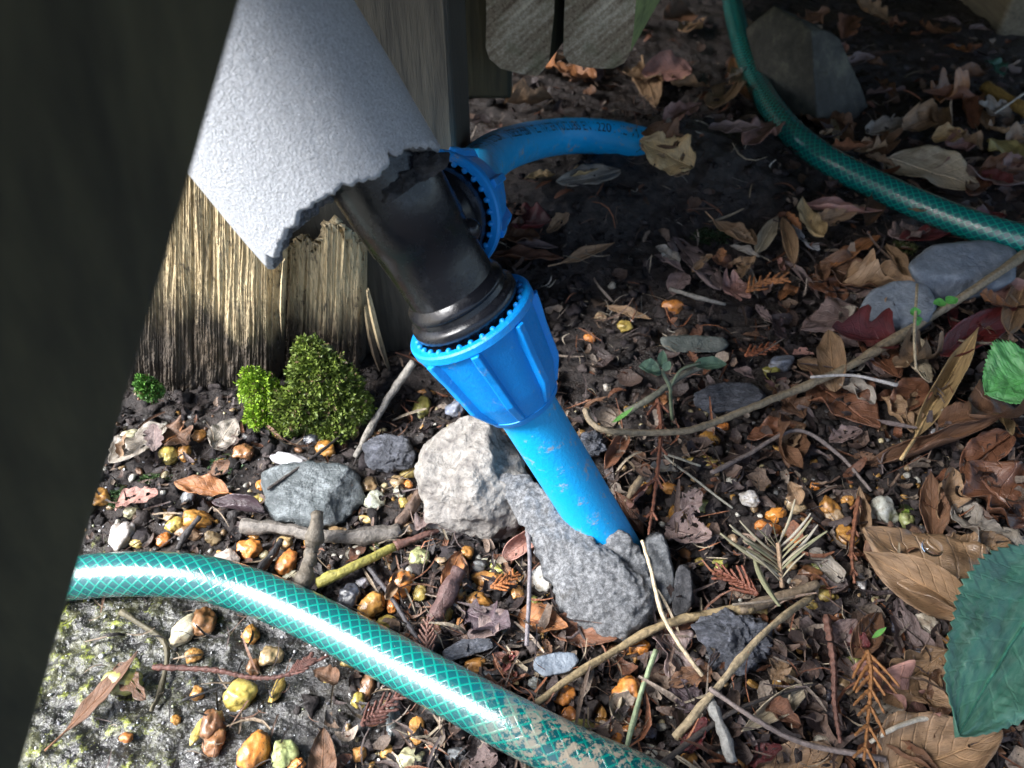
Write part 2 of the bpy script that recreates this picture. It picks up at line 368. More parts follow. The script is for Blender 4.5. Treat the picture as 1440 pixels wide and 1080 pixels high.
# ------------------------------------------------------------------ generic shapes
def path_pts(P, n=10):
    """Catmull-Rom through list of Vectors, n per span"""
    P = [Vector(p) for p in P]; Q = [P[0] * 2 - P[1]] + P + [P[-1] * 2 - P[-2]]; out = []
    for i in range(1, len(Q) - 2):
        a, b, c, d = Q[i - 1:i + 3]
        for k in range(n):
            t = k / n
            out.append(.5 * ((2 * b) + (c - a) * t + (2 * a - 5 * b + 4 * c - d) * t * t + (3 * b - a - 3 * c + d) * t ** 3))
    out.append(P[-1]); return out
def frames(P):
    T = [(P[min(i + 1, len(P) - 1)] - P[max(i - 1, 0)]).normalized() for i in range(len(P))]
    up = Vector((0, 0, 1)) if abs(T[0].z) < .9 else Vector((1, 0, 0))
    N = [(up - T[0] * up.dot(T[0])).normalized()]
    for i in range(1, len(P)):
        n = N[-1] - T[i] * N[-1].dot(T[i]); N.append(n.normalized())
    return T, N, [t.cross(n) for t, n in zip(T, N)]
def tube(P, R, seg=12, rough=0., seed=0, cap=True, knots=0):
    if not hasattr(R, '__len__'): R = [R] * len(P)
    T, N, B = frames(P); V = []; UV = []; L = 0; rr = random.Random(seed)
    kn = [(rr.uniform(0, 1), rr.uniform(.15, .4)) for _ in range(knots)]
    for i, p in enumerate(P):
        if i: L += (P[i] - P[i - 1]).length
        for j in range(seg + 1):
            a = 2 * math.pi * j / seg; aa = a % (2 * math.pi - 1e-9)
            f = 1 + rough * (MN.noise(Vector((math.cos(a) * 1.2, math.sin(a) * 1.2, i * .35 + seed))) + .6 * MN.noise(Vector((math.cos(a) * 3, math.sin(a) * 3, i * .8 + seed))))
            for q, s_ in kn: f += s_ * math.exp(-((i / len(P) - q) * len(P) / 1.6) ** 2)
            V.append(p + (N[i] * math.cos(a) + B[i] * math.sin(a)) * R[i] * f); UV.append((L, j / seg))
    W = seg + 1; Fc = [(i * W + j, i * W + j + 1, (i + 1) * W + j + 1, (i + 1) * W + j) for i in range(len(P) - 1) for j in range(seg)]
    if cap:
        for i0, s_ in ((0, -1), (len(P) - 1, 1)):
            c = len(V); V.append(P[i0] + T[i0] * s_ * R[i0] * .35); UV.append((0, 0))
            for j in range(seg):
                a, b = i0 * W + j, i0 * W + j + 1; Fc.append((a, b, c) if s_ > 0 else (b, a, c))
    return V, Fc, UV
def lathe(prof, C, axis, e1, seg=64, rfun=None):
    """prof [(s, r)] along axis from C"""
    e2 = axis.cross(e1); V = []
    for s_, r in prof:
        for j in range(seg):
            a = 2 * math.pi * j / seg; q = rfun(s_, a, r) if rfun else r
            V.append(C + axis * s_ + (e1 * math.cos(a) + e2 * math.sin(a)) * q)
    Fc = [(i * seg + j, i * seg + (j + 1) % seg, (i + 1) * seg + (j + 1) % seg, (i + 1) * seg + j) for i in range(len(prof) - 1) for j in range(seg)]
    return V, Fc
def box_frame(o, ax, ay, az, x0, x1, y0, y1, z0, z1):
    V = [o + ax * x + ay * y + az * z for z in (z0, z1) for y in (y0, y1) for x in (x0, x1)]
    return V, [(0, 2, 3, 1), (4, 5, 7, 6), (0, 1, 5, 4), (2, 6, 7, 3), (1, 3, 7, 5), (0, 4, 6, 2)]
def addbevel(o, wd, seg=2):
    m = o.modifiers.new('bevel', 'BEVEL'); m.width = wd; m.segments = seg; m.limit_method = 'ANGLE'; return o
def join(parts):
    V = []; Fc = []
    for v, f in parts:
        n = len(V); V += list(v); Fc += [tuple(i + n for i in q) for q in f]
    return V, Fc
def rel(V, o): return [v - o for v in V]

def hull_rock(outline, cz, facets, mat, name, label, cat, seed=1, p=16, amp=.0009, zb=-.006, back=.03, sub=6, kind_color=None, fn=60, front=None, group=None, C=None, parent=None):
    """rounded convex stone: sides fitted to its silhouette edges, facets give its top and front"""
    cx = sum(q[0] for q in outline) / len(outline); cy = sum(q[1] for q in outline) / len(outline)
    C = C or G(cx, cy, cz)
    pl = []
    n = len(outline); area = sum(outline[i][0] * outline[(i + 1) % n][1] - outline[(i + 1) % n][0] * outline[i][1] for i in range(n))
    for i in range(n):
        a = ray(*outline[i]); b = ray(*outline[(i + 1) % n]); nn = a.cross(b).normalized()
        dd = nn.dot(C - CAM)
        if dd < 0: nn = -nn; dd = -dd
        pl.append((np.array(-nn), dd))            # outward normal = -nn, distance dd
    g = H(C.x, C.y)
    pl.append((np.array((0, 0, -1.)), max(.004, C.z - g - zb)))
    pl.append((np.array(Vector((0, .9, .2)).normalized()), back))
    for nrm, d in facets: pl.append((np.array(Vector(nrm).normalized()), d))
    V, Fc = ICO[sub]; inv = np.zeros(len(V))
    for nn, d in pl:
        c = V @ nn; inv += np.where(c > 1e-6, (np.maximum(c, 1e-6) / d) ** p, 0)
    r = inv ** (-1 / p); W = V * r[:, None]
    nz = n3(W, fn, seed) * amp * 1.6 + n3(W, fn * 3.2, seed + 5) * amp * .7
    W = W + V * nz[:, None]
    o = mk(name, W.tolist(), Fc.tolist(), mat); o.location = C
    if parent: o.parent = parent; o.location = C - parent.location; return o
    if kind_color: o.color = (*kind_color, 1)
    tag(o, label, cat, group); return o

# ------------------------------------------------------------------ GROUND
def ground():
    def axis(a, b, step, far):
        c = list(np.arange(a, b + 1e-9, step)); s_ = step; x = c[-1]
        while x < far: s_ *= 1.35; x += s_; c.append(x)
        s_ = step; x = c[0]; left = []
        while x > -far: s_ *= 1.35; x -= s_; left.append(x)
        return np.array(left[::-1] + c)
    xs = axis(-.40, .50, .0014, 60.); ys = axis(.06, .85, .0014, 60.)
    X, Y = np.meshgrid(xs, ys); Z = hg(X, Y); n, m = X.shape
    V = np.stack([X, Y, Z], -1).reshape(-1, 3)
    i = np.arange(n * m).reshape(n, m); Fc = np.stack([i[:-1, :-1], i[:-1, 1:], i[1:, 1:], i[1:, :-1]], -1).reshape(-1, 4)
    o = bigmesh('ground', V, Fc, M['ground'])
    a = o.data.attributes.new('pad', 'FLOAT', 'POINT'); a.data.foreach_set('value', concrete_mask(X, Y).astype(np.float32).ravel())
    tag(o, 'dark wet soil with a slick algae stained patch in the near left corner', 'ground', kind='structure')
ground()

# ------------------------------------------------------------------ TIMBER: leaning post, rotting post, deck with added shade boards
def leaning_timber():
    A = PD(38, 1080, .135); B = PD(352, 0, .102)
    ax = (B - A).normalized(); A0 = A - ax * (A.z / ax.z + .02) ; L = .9
    side = Vector((-.40, -.90, .0)); side = (side - ax * side.dot(ax)).normalized()      # width direction, away from the seen edge
    thick = ax.cross(side).normalized()
    if thick.x > 0: thick = -thick
    V, Fc = box_frame(A0, side, thick, ax, 0, .105, 0, .045, 0, L)
    o = mk('leaning_timber', rel(V, A0), Fc, M['timber'], smooth=False); o.location = A0; addbevel(o, .003, 3)
    tag(o, 'broad dark greenish timber leaning past the camera, its edge crossing the grey foam sleeve', 'timber')
leaning_timber()

def rotting_post():
    root = empty('rotting_post', (-.11, .33, 0)); O = Vector(root.location)
    tag(root, 'old square timber post, dark above and rotted to pale fibres at its mossy foot', 'post')
    V, Fc = box_frame(Vector((0, 0, 0)), Vector((1, 0, 0)), Vector((0, 1, 0)), Vector((0, 0, 1)), -.235, -.0240, .315, .43, -.02, .75)
    o = mk('post_core', rel(V, O), Fc, M['post'], root, smooth=False); addbevel(o, .002, 2)
    rr = random.Random(3)
    def face(strips, seed):
        parts = []
        for xb, yb, xt, yt, Yp, wpx in strips:
            b = PY(xb, yb, Yp); b.z = H(b.x, b.y) - .004; t = PY(xt, yt, Yp + .006)
            hw = wpx * .38 / F * .5; n = 16; P = []
            V = []; sgn = rr.uniform(0, 50)
            for i in range(n + 1):
                f = i / n; c = b.lerp(t, f); c = c + Vector((MN.noise(Vector((sgn, f * 4, 0))) * .0012, MN.noise(Vector((f * 5, sgn, 3))) * .0022, 0))
                w_ = hw * (1.1 + .3 * MN.noise(Vector((f * 6, 1, sgn)))) * (1 if f < .82 else max(.06, 1 - ((f - .82) / .18) ** 1.6))
                dp = .0016 + .0010 * MN.noise(Vector((f * 9, 2, sgn)))
                V += [c + Vector((-w_, .02, 0)), c + Vector((-w_ * .9, .0012, 0)), c + Vector((-w_ * .35, -dp * .6, 0)), c + Vector((w_ * .3, -dp * .75, 0)), c + Vector((w_ * .92, .0008, 0)), c + Vector((w_, .02, 0))]
            Fc = [(i * 6 + j, i * 6 + j + 1, (i + 1) * 6 + j + 1, (i + 1) * 6 + j) for i in range(n) for j in range(5)]
            Fc += [tuple(range(n * 6, n * 6 + 6))]
            parts.append((rel(V, O), Fc))
        return join(parts)
    def gface(x0, x1, ybf, topf, Yp, seed, nx, nz=150, bow=0.):
        V = []; msk = []
        for i in range(nx + 1):
            x = x0 + (x1 - x0) * i / nx; bt = PY(x + (4 if seed == 2 else 0), ybf(x), Yp); bt.z = H(bt.x, bt.y) - .006
            tp = PY(x, topf(x), Yp + .006); xx = bt.x * 1000
            for j in range(nz + 1):
                f = j / nz; c = bt.lerp(tp, f); z = c.z * 1000
                w1 = xx + 1.2 * MN.noise(Vector((xx * .12, z * .03, seed)))
                d = 1.0 * MN.noise(Vector((w1 * 1.3, z * .035, seed))) + .8 * MN.noise(Vector((w1 * .55, z * .02, seed + 3))) + 1.4 * MN.noise(Vector((w1 * .16, z * .012, seed + 7)))
                cr = MN.noise(Vector((w1 * .42, z * .010, seed + 11))); d -= 6.0 * max(0, cr - .30)
                d += .35 * MN.noise(Vector((w1 * 2.5, z * .5, seed)))
                rot_ = max(0., 1 - c.z / .05); d -= 2.2 * rot_ * (MN.noise(Vector((w1 * .3, z * .12, 5))) + .2) + rot_ * .9 * MN.noise(Vector((w1 * 1.2, z * .9, 8)))
                e = min(i / nx, 1 - i / nx) * 12
                c = c + Vector((0, -d * .001 + (.012 * max(0, 1 - e) ** 2) - bow * math.sin(math.pi * i / nx), 0)); V.append(c)
        n2_ = nz + 1; Fc = [(i * n2_ + j, (i + 1) * n2_ + j, (i + 1) * n2_ + j + 1, i * n2_ + j + 1) for i in range(nx) for j in range(nz)]
        o = mk('rotten_face', rel(V, O), Fc, M['rot'], root, smooth=True)
        so_ = o.modifiers.new('thick', 'SOLIDIFY'); so_.thickness = .004; so_.offset = -1
    jn = lambda x, a_: a_ * MN.noise(Vector((x * .35, 3, 1))) + a_ * .8 * MN.noise(Vector((x * .9, 7, 1)))
    gface(110, 398, lambda x: 556 + (x - 200) * .11, lambda x: float(np.interp(x, [374, 380, 398], [215, 335, 352])) + jn(x, 14), .284, 1, 420)
    tops = [(401, 372), (406, 352), (412, 352), (426, 333), (440, 350), (452, 338), (462, 316), (474, 312), (484, 326), (498, 336), (506, 345), (514, 380)]
    gface(401, 514, lambda x: 572, lambda x: float(np.interp(x, [t[0] for t in tops], [t[1] for t in tops])) + jn(x, 22), .300, 2, 200, 150, .005)
    for xb, yb, xt, yt, Yp, wd in ((549, 524, 517, 408, .298, 9), (538, 528, 514, 430, .302, 10), (398, 478, 399, 366, .2865, 5)):
        b = PY(xb, yb, Yp); t = PY(xt, yt, Yp + .003); n = 10; V = []; hw = wd * .38 / F * .5
        for i in range(n + 1):
            f = i / n; c = b.lerp(t, f) + Vector((0, -.004 * math.sin(f * 3.1), 0)); w_ = hw * (math.sin(max(.03, f) * 2.9) ** .6 + .05 + .25 * MN.noise(Vector((f * 7, xb, 0))))
            V += [c + Vector((-w_, 0, 0)), c + Vector((0, -.0016, 0)), c + Vector((w_, .0005, 0)), c + Vector((0, .0022, 0))]
        Fc = [(i * 4 + j, i * 4 + (j + 1) % 4, (i + 1) * 4 + (j + 1) % 4, (i + 1) * 4 + j) for i in range(n) for j in range(4)] + [(0, 1, 2, 3), tuple(n * 4 + q for q in (3, 2, 1, 0))]
        mk('splinter', rel(V, O), Fc, M['rot'], root, smooth=False)
rotting_post()

def timber_end(pts, d, dirv, L, name, label, m_side):
    """a timber whose rounded end faces the camera; pts outline of the end in the plane facing -Y"""
    P = [PY(x, y, d) for x, y in pts]
    topz = .24
    P = [Vector((p.x, p.y, .497 if q[1] < -100 else p.z)) for p, q in zip(P, pts)]
    O = sum(P, Vector()) / len(P)
    root = empty(name, O); tag(root, label, 'timber')
    n = len(P); cs = []
    V = rel(P, O) + rel([p + dirv * L for p in P], O)
    mk('end_face', [v + Vector((0, -.0004, 0)) for v in rel(P, O)], [tuple(range(n))], M['endgrain'], root, smooth=False)
    Fc = [(i, (i + 1) % n, (i + 1) % n + n, i + n) for i in range(n)] + [tuple(range(2 * n - 1, n - 1, -1))]
    mk('beam', V, Fc, m_side, root, smooth=False)
def rounded(x0, x1, top, bot, r, slant=0):
    out = [(x1, top)]
    for a in range(0, 91, 15): q = math.radians(a); out.append((x1 - r + r * math.cos(q), bot + slant - r + r * math.sin(q)))
    for a in range(90, 181, 15): q = math.radians(a); out.append((x0 + r + r * math.cos(q), bot - r + r * math.sin(q) - slant * .1))
    out.append((x0, top)); return out
DV = Vector((.34, 1, 0)).normalized()
timber_end([(782, -190), (779, 20), (772, 86), (764, 98), (755, 107), (730, 103), (704, 96), (688, 82), (683, 66), (684, 30), (688, -190)], .475, DV, .9, 'deck_timber', 'rounded grey end of a timber, the one beside the dark square post', M['timber'])
timber_end([(893, -190), (891, 40), (886, 74), (878, 88), (862, 96), (845, 96), (820, 94), (800, 88), (792, 76), (793, 30), (797, -190)], .470, DV, .9, 'deck_timber', 'rounded timber end with ringed grain and a green side', M['algae'])

def deck():
    root = empty('deck', (.5, .6, .40)); O = Vector(root.location)
    tag(root, 'weathered deck boards added unseen overhead for shade, and the dark rail beside the timber ends', 'deck')
    ang = DV; sx = Vector((ang.y, -ang.x, 0))
    o0 = Vector((-.36, .342, 0))
    for i in range(-2, 15):  # unseen boards overhead, front ends staggered to shade the right and back
        V, Fc = box_frame(o0, sx, ang, Vector((0, 0, 1)), -.03 + i * .105, -.03 + i * .105 + .098, {-2: -.17, -1: -.20, 0: -.195, 1: -.20, 2: -.30}.get(i, -.40), 1.5, .50, .525)
        addbevel(mk('shade_board', rel(V, O), Fc, M['deck'], root, smooth=False), .002, 2)
    # dark rail set behind the post
    a = PY(642, -40, .47); b = PY(700, 150, .47)
    V, Fc = box_frame(Vector((-.06, .50, 0)), Vector((1, 0, 0)), Vector((0, 1, 0)), Vector((0, 0, 1)), 0, .060, 0, .05, .052, .50)
    addbevel(mk('rail', rel(V, O), Fc, M['timber'], root, smooth=False), .003, 2)
    V, Fc = box_frame(Vector((.44, .74, 0)), Vector((1, 0, 0)), Vector((0, 1, 0)), Vector((0, 0, 1)), 0, .09, 0, .09, -.02, .50)
    addbevel(mk('support_post', rel(V, O), Fc, M['deck'], root, smooth=False), .003, 2)
deck()
def backing_boards():  # dark boards added at the back to stand for the black shaded void
    root = empty('shade_backing', (.3, 1.15, 0)); O = Vector(root.location)
    tag(root, 'dark upright boards added to keep the space behind the leaves black', 'dark backing')
    for i in range(18):
        V, Fc = box_frame(Vector((-.9 + i * .14, 1.15 + .004 * (i % 2), 0)), Vector((1, 0, 0)), Vector((0, 1, 0)), Vector((0, 0, 1)), 0, .136, 0, .02, -.03, 1.0)
        mk('board', rel(V, O), Fc, M['timber'], root, smooth=False)
backing_boards()

# ------------------------------------------------------------------ PIPE FITTING, PIPES, FOAM
A3 = PD(865, 775, .338); T3 = PD(565, 290, .2506)
U = (A3 - T3).normalized()                                   # down the pipe
def on(d): return A3.lerp(T3, (.338 - d) / (.338 - .2506))
def cam2w(a, b, c): return Vector((a, b * S + c * S, b * S - c * S))
view = (CAM - on(.27)).normalized(); E1 = (view - U * view.dot(U)).normalized(); E2 = U.cross(E1)

def nut(parent, O, C, ax, e1, r0, ln, seed, nr=8):
    prof_o = [(0, r0 * .90), (0, r0 * 1.0), (.0006, r0 * 1.03), (.0030, r0 * 1.03), (.0036, r0 * .985), (.006, r0 * .955), (ln * .70, r0 * .81), (ln * .715, r0 * .80), (ln * .93, r0 * .655), (ln * .935, r0 * .665), (ln * .985, r0 * .635), (ln, r0 * .61), (ln, r0 * .50)]
    prof_i = [(ln * .7, r0 * .50), (ln * .6, r0 * .72), (.006, r0 * .86), (0, r0 * .90)]
    def rf(s_, a, r):
        if s_ < .004: return r * (1 + .004 * math.sin(a * 5 + seed))
        return r * (1 - .018 * abs(math.cos(a * nr / 2)) ** 3 + .003 * math.sin(a * 3 + seed))
    V, Fc = lathe(prof_o + prof_i, C, ax, e1, 96, rf)
    n = mk('compression_nut', rel(V, O), Fc, M['blue'], parent); n.data.polygons.foreach_set('use_smooth', [True] * len(n.data.polygons))
    m_ = n.modifiers.new('e', 'EDGE_SPLIT'); m_.split_angle = math.radians(32)
    e2 = ax.cross(e1)
    for i in range(nr):
        a = 2 * math.pi * (i + .30) / nr; rad = e1 * math.cos(a) + e2 * math.sin(a); tn = ax.cross(rad); Vv = []
        pts = [(.0034, .965, .0026), (.008, .955, .0022), (ln * .4, .875, .0023), (ln * .69, .805, .0024), (ln * .74, .775, .0022), (ln * .92, .66, .0008)]
        for s_, rq, hgt in pts:
            c = C + ax * s_ + rad * (r0 * rq - .0012)
            for tw, hh in ((-.0021, 0), (-.0013, hgt + .0012), (.0013, hgt + .0012), (.0021, 0)): Vv.append(c + tn * tw + rad * hh)
        Ff = [(k * 4 + j, k * 4 + (j + 1) % 4, (k + 1) * 4 + (j + 1) % 4, (k + 1) * 4 + j) for k in range(len(pts) - 1) for j in range(4)] + [(3, 2, 1, 0), tuple(len(Vv) - 4 + j for j in range(4))]
        r_ = mk('rib', rel(Vv, O), Ff, M['blue'], n, smooth=False); addbevel(r_, .0004, 2)
    nt_ = 30
    tv, tf = ICO[2]
    base = None
    for i in range(nt_):
        a = 2 * math.pi * i / nt_; rad = e1 * math.cos(a) + e2 * math.sin(a)
        if base is None: base = mesh('tooth', (tv * np.array([.0013, .0011, .0013])).tolist(), tf.tolist(), M['blue'])
        t_ = link('tooth', base, n); t_.location = C + ax * .0004 + rad * r0 * .885 - O
        t_.rotation_euler = Matrix((rad, ax.cross(rad), ax)).transposed().to_euler()
    return n
def fitting():
    O = on(.27); root = empty('pipe_fitting', O)
    tag(root, 'black plastic elbow fitting with two ribbed bright blue compression nuts', 'pipe fitting')
    C = on(.2726)                                            # rim centre of lower nut
    prof = [(-.085, .0168), (-.048, .0166), (-.034, .0163), (-.0335, .0159), (-.022, .0154), (-.0125, .0153), (-.0105, .0172), (-.0095, .0176), (-.0088, .0176), (-.0080, .0170), (-.0062, .0172), (-.0052, .0190), (-.0046, .0194), (-.0022, .0194), (-.0015, .0190), (-.0010, .0178), (.012, .0176), (.012, .0118)]
    V, Fc = lathe(prof, C, U, E1, 72, lambda s_, a, r: r * (1 + .004 * math.sin(a * 4)))
    b = mk('elbow_body', rel(V, O), Fc, M['black'], root)
    m_ = b.modifiers.new('e', 'EDGE_SPLIT'); m_.split_angle = math.radians(40)
    # moulding nub on the body
    V, Fc = ICO[3]; q = mk('moulding_nub', (V * np.array([.0035, .0035, .004])).tolist(), Fc.tolist(), M['black'], b); q.location = C - U * .026 - E2 * .0145 * 1 + E1 * .003 - O
    nut(root, O, C, U, E1, .0224, .0415, 1)
    # side branch
    ring = PD(615, 305, .281); v = cam2w(.30, .42, .857).normalized(); q1 = (view - v * view.dot(v)).normalized()
    prof = [(-.02, .0140), (-.006, .0165), (-.0055, .0184), (-.0030, .0188), (-.0015, .0186), (-.001, .0175), (.01, .0175), (.01, .011)]
    V, Fc = lathe(prof, ring, v, q1, 64); b2 = mk('branch_socket', rel(V, O), Fc, M['black'], root)
    b2.modifiers.new('e', 'EDGE_SPLIT').split_angle = math.radians(35)
    nut(root, O, ring, v, q1, .0222, .034, 2)
    return ring, v
ring, vb = fitting()

def pipes():
    P = [on(.2895), on(.30), on(.32), A3 + U * .0, A3 + U * .03]
    Q = path_pts(P, 8); O = A3
    V, Fc, UV = tube(rel(Q, O), .0112, 48)
    o = mk('water_pipe', V, Fc, M['pipe'], uvs=UV); o.location = O
    tag(o, 'straight bright blue water pipe running from the lower nut down into the ground', 'water pipe')
    Pk = [ring + vb * .026, ring + vb * .040, PD(672, 240, .365), PD(706, 212, .425), PD(760, 196, .485), PD(810, 191, .515), PD(860, 194, .525), PD(905, 204, .530), PD(950, 214, .540), PD(1000, 236, .56)]
    Q = path_pts(Pk, 10); O = Pk[3]
    V, Fc, UV = tube(rel(Q, O), .0112, 40)
    o = mk('water_pipe', V, Fc, M['pipe'], uvs=UV); o.location = O
    tag(o, 'blue water pipe with faint black print bending away from the upper nut into leaves', 'water pipe')
    # printed text laid on the pipe
    cu = bpy.data.curves.new('t', 'FONT'); cu.body = '( 25 MM ) ( 32 SDR11 ) 32ESB PE80 WEL WATER YUZUBS EN 12201 IL WLDI'; cu.size = .0085
    to = bpy.data.objects.new('t', cu); COL.objects.link(to); bpy.context.view_layer.update()
    me = bpy.data.meshes.new_from_object(to.evaluated_get(bpy.context.evaluated_depsgraph_get())); bpy.data.objects.remove(to)
    T, N, B = frames(Q); cum = [0]
    for i in range(1, len(Q)): cum.append(cum[-1] + (Q[i] - Q[i - 1]).length)
    cum = np.array(cum); tot = max(v.co.x for v in me.vertices); VV = []
    s0 = .052; scl = (cum[int(len(Q) * .80)] - s0) / tot
    for vtx in me.vertices:
        s_ = s0 + vtx.co.x * scl; i = int(np.searchsorted(cum, s_)) - 1; i = max(0, min(i, len(Q) - 2)); f = (s_ - cum[i]) / (cum[i + 1] - cum[i])
        p = Q[i].lerp(Q[i + 1], f); t = T[i].lerp(T[i + 1], f).normalized()
        vw = (CAM - p); vw = (vw - t * vw.dot(t)).normalized(); up = t.cross(vw) * -1
        if up.z < 0: up = -up
        a = .30 + vtx.co.y * 1.05 / .0112
        VV.append(p + (vw * math.cos(a) + up * math.sin(a)) * .01132 - O)
    mk('printed_text', VV, [tuple(pp.vertices) for pp in me.polygons], M['ink'], o, smooth=False)
pipes()

def foam_sleeve():
    E = PD(500, 293, .243); Tt = PD(338, 66, .211); ax = (E - Tt).normalized()
    vw = (CAM - E).normalized(); e1 = (vw - ax * vw.dot(ax)).normalized(); e2 = ax.cross(e1)     # e2 : image left/right
    ro = .0318; ri = .0235; n = 240; m = 150; L = .26
    sgn = 1 if e2.x > 0 else -1
    jag = []
    for j in range(n):
        a = 2 * math.pi * j / n; c = math.cos(a); s_ = math.sin(a) * sgn      # s_>0 : image right
        e = -.0185 * max(0, c) ** 1.3 + .004 * max(0, -c)
        e += .0018 * MN.noise(Vector((c * 6, s_ * 6, 1))) + .0012 * MN.noise(Vector((c * 18, s_ * 18, 2)))+ .0007 * MN.noise(Vector((c * 50, s_ * 50, 2)))
        if c > -.1:
            e -= .0012 * math.exp(-((s_ - .62) / .20) ** 2) + .0030 * math.exp(-((s_ - .50) / .035) ** 2)
            e += .0042 * math.exp(-((s_ - .30) / .18) ** 2)
        jag.append(e)
    rows = []
    V = []
    for i in range(m + 1):
        f = i / m
        for j in range(n):
            a = 2 * math.pi * j / n; s_end = jag[j]
            s_ = -L + (L + s_end) * (1 - (1 - f) ** 1.6)
            dent = 1 + .018 * MN.noise(Vector((math.cos(a) * 2, math.sin(a) * 2, s_ * 30))) + .0015 * MN.noise(Vector((math.cos(a) * 14, math.sin(a) * 14, s_ * 200)))
            lip = 1 - .05 * sm(.96, 1., f)
            V.append(E + ax * s_ + (e1 * math.cos(a) + e2 * math.sin(a)) * ro * dent * lip)
    k = 50
    for i in range(k + 1):
        f = 1 - i / k
        for j in range(n):
            a = 2 * math.pi * j / n; s_ = -L + (L + jag[j] - .0008) * f
            r = ri * (1 + .02 * MN.noise(Vector((math.cos(a) * 12, math.sin(a) * 12, s_ * 200)))) + (.003 if i == 0 else 0)
            V.append(E + ax * s_ + (e1 * math.cos(a) + e2 * math.sin(a)) * r)
    tot = m + 1 + k + 1
    Fc = [(i * n + j, i * n + (j + 1) % n, (i + 1) * n + (j + 1) % n, (i + 1) * n + j) for i in range(tot - 1) for j in range(n)]
    o = mk('foam_sleeve', rel(V, E), Fc, M['foam']); o.location = E
    o.data.materials.append(M['torn'])
    mi = np.zeros(len(Fc), np.int32); mi[(m) * n:] = 1; o.data.polygons.foreach_set('material_index', mi)
    tag(o, 'thick grey foam insulation sleeve with a torn end over the black fitting', 'pipe insulation')
foam_sleeve()
hull_rock([(528, 262), (548, 240), (590, 220), (624, 212), (634, 226), (612, 250), (575, 270), (540, 280)], 0, [((0, -.7, .7), .006)], M['torn_dark'], 'torn_lip', None, None, 71, 7, .0022, fn=110, zb=-.5, back=.012, sub=5, C=PD(580, 246, .236), parent=bpy.data.objects['foam_sleeve'])

# ------------------------------------------------------------------ HOSES
def hose(pts, r, mat, label):
    Q = path_pts([G(x, y, dz) for x, y, dz in pts], 22); O = Q[len(Q) // 2]
    V, Fc, UV = tube(rel(Q, O), r, 40); o = mk('garden_hose', V, Fc, mat, uvs=UV); o.location = O
    tag(o, label, 'hose'); return o
hose([(-420, 1010, .009), (-200, 910, .009), (-40, 845, .009), (40, 822, .009), (120, 811, .010), (200, 807, .012), (280, 812, .012), (355, 832, .013), (430, 864, .015), (520, 910, .018), (620, 964, .021), (720, 1018, .024), (820, 1068, .026), (930, 1120, .028), (1080, 1230, .024), (1230, 1400, .014)], .0088, M['hose_near'],
     'green braided garden hose in front, shining wet and smeared with dried mud')
hose([(1060, -110, .03), (1030, -30, .022), (1038, 40, .016), (1062, 110, .012), (1103, 175, .010), (1160, 222, .012), (1240, 264, .016), (1320, 299, .018), (1400, 327, .018), (1500, 352, .018), (1650, 392, .014), (1850, 430, .012)], .0088, M['hose_far'],
     'dark green braided garden hose curving down through the leaves behind')

# ------------------------------------------------------------------ STONES
hull_rock([(587, 650), (600, 622), (628, 598), (655, 586), (690, 594), (722, 625), (742, 665), (742, 715), (728, 752), (690, 768), (645, 762), (606, 742), (588, 700)], .016,
          [((-.25, -.25, .9), .0165), ((-.75, -.55, .25), .021), ((.3, -.75, .45), .0185), ((-.1, -.95, .05), .019), ((.6, -.1, .7), .019), ((-.35, -.85, .35), .0165)], M['pale'], 'boulder',
          'largest stone, a pale angular boulder beside the foot of the blue pipe', 'rock', 3, 34, .0017, fn=60)
hull_rock([(372, 665), (400, 652), (470, 650), (505, 665), (512, 705), (480, 735), (440, 742), (390, 735), (370, 710)], .006,
          [((-.05, -.15, 1), .0050), ((.5, -.3, .6), .011), ((0, -.9, .4), .014)], M['slate'], 'slate_slab', 'flat broken slab of grey slate below the moss clump', 'rock', 8, 26, .0010, fn=90, zb=-.003)
hull_rock([(512, 625), (535, 612), (570, 615), (586, 635), (583, 658), (545, 663), (515, 655)], .008,
          [((-.2, -.3, .9), .0055), ((.4, -.7, .4), .009)], M['dslate'], 'dark_stone', 'small dark ridged stone between the moss clump and the pale boulder', 'rock', 12, 20, .0012, fn=120)
hull_rock([(1205, 440), (1222, 408), (1262, 392), (1300, 398), (1318, 430), (1300, 465), (1250, 478), (1212, 470)], .008,
          [((-.2, -.2, .9), .008), ((0, -.9, .4), .016)], M['bstone'], 'blue_grey_stone', 'smaller of two smooth blue-grey stones, the one below the pair of clover leaves', 'rock', 21, 14, .0008, fn=40)
hull_rock([(1275, 372), (1310, 345), (1390, 336), (1432, 350), (1428, 395), (1380, 420), (1320, 430), (1290, 405)], .010,
          [((.1, -.1, .9), .009), ((0, -.9, .4), .018)], M['bstone'], 'blue_grey_stone', 'larger of two smooth blue-grey stones, the one under the far green hose', 'rock', 22, 14, .0008, fn=40)
hull_rock([(930, 474), (960, 470), (1018, 474), (1026, 486), (1010, 496), (945, 495), (930, 486)], .004,
          [((0, -.2, 1), .0035)], M['gslab'], 'flat_stone', 'flat elongated grey-green stone above the seedling leaves', 'rock', 31, 12, .0006, fn=60, zb=-.002)
hull_rock([(975, 552), (1010, 540), (1060, 540), (1078, 556), (1062, 578), (1000, 582), (978, 572)], .005,
          [((-.1, -.2, 1), .0045), ((0, -.9, .4), .010)], M['dslate'], 'dark_slab', 'dark flat stone half under the curved pale branch', 'rock', 33, 14, .0008, fn=80)
hull_rock([(1048, 40), (1090, 8), (1180, 55), (1222, 150), (1200, 168), (1120, 165), (1070, 120)], .030,
          [((-.85, -.5, .1), .010), ((.45, -.65, .45), .016), ((.3, -.2, .9), .028)], M['wedge'], 'wedge_rock', 'wedge-shaped rock standing in the shade behind the far green hose', 'rock', 41, 60, .0010, fn=30, zb=-.01, back=.06)
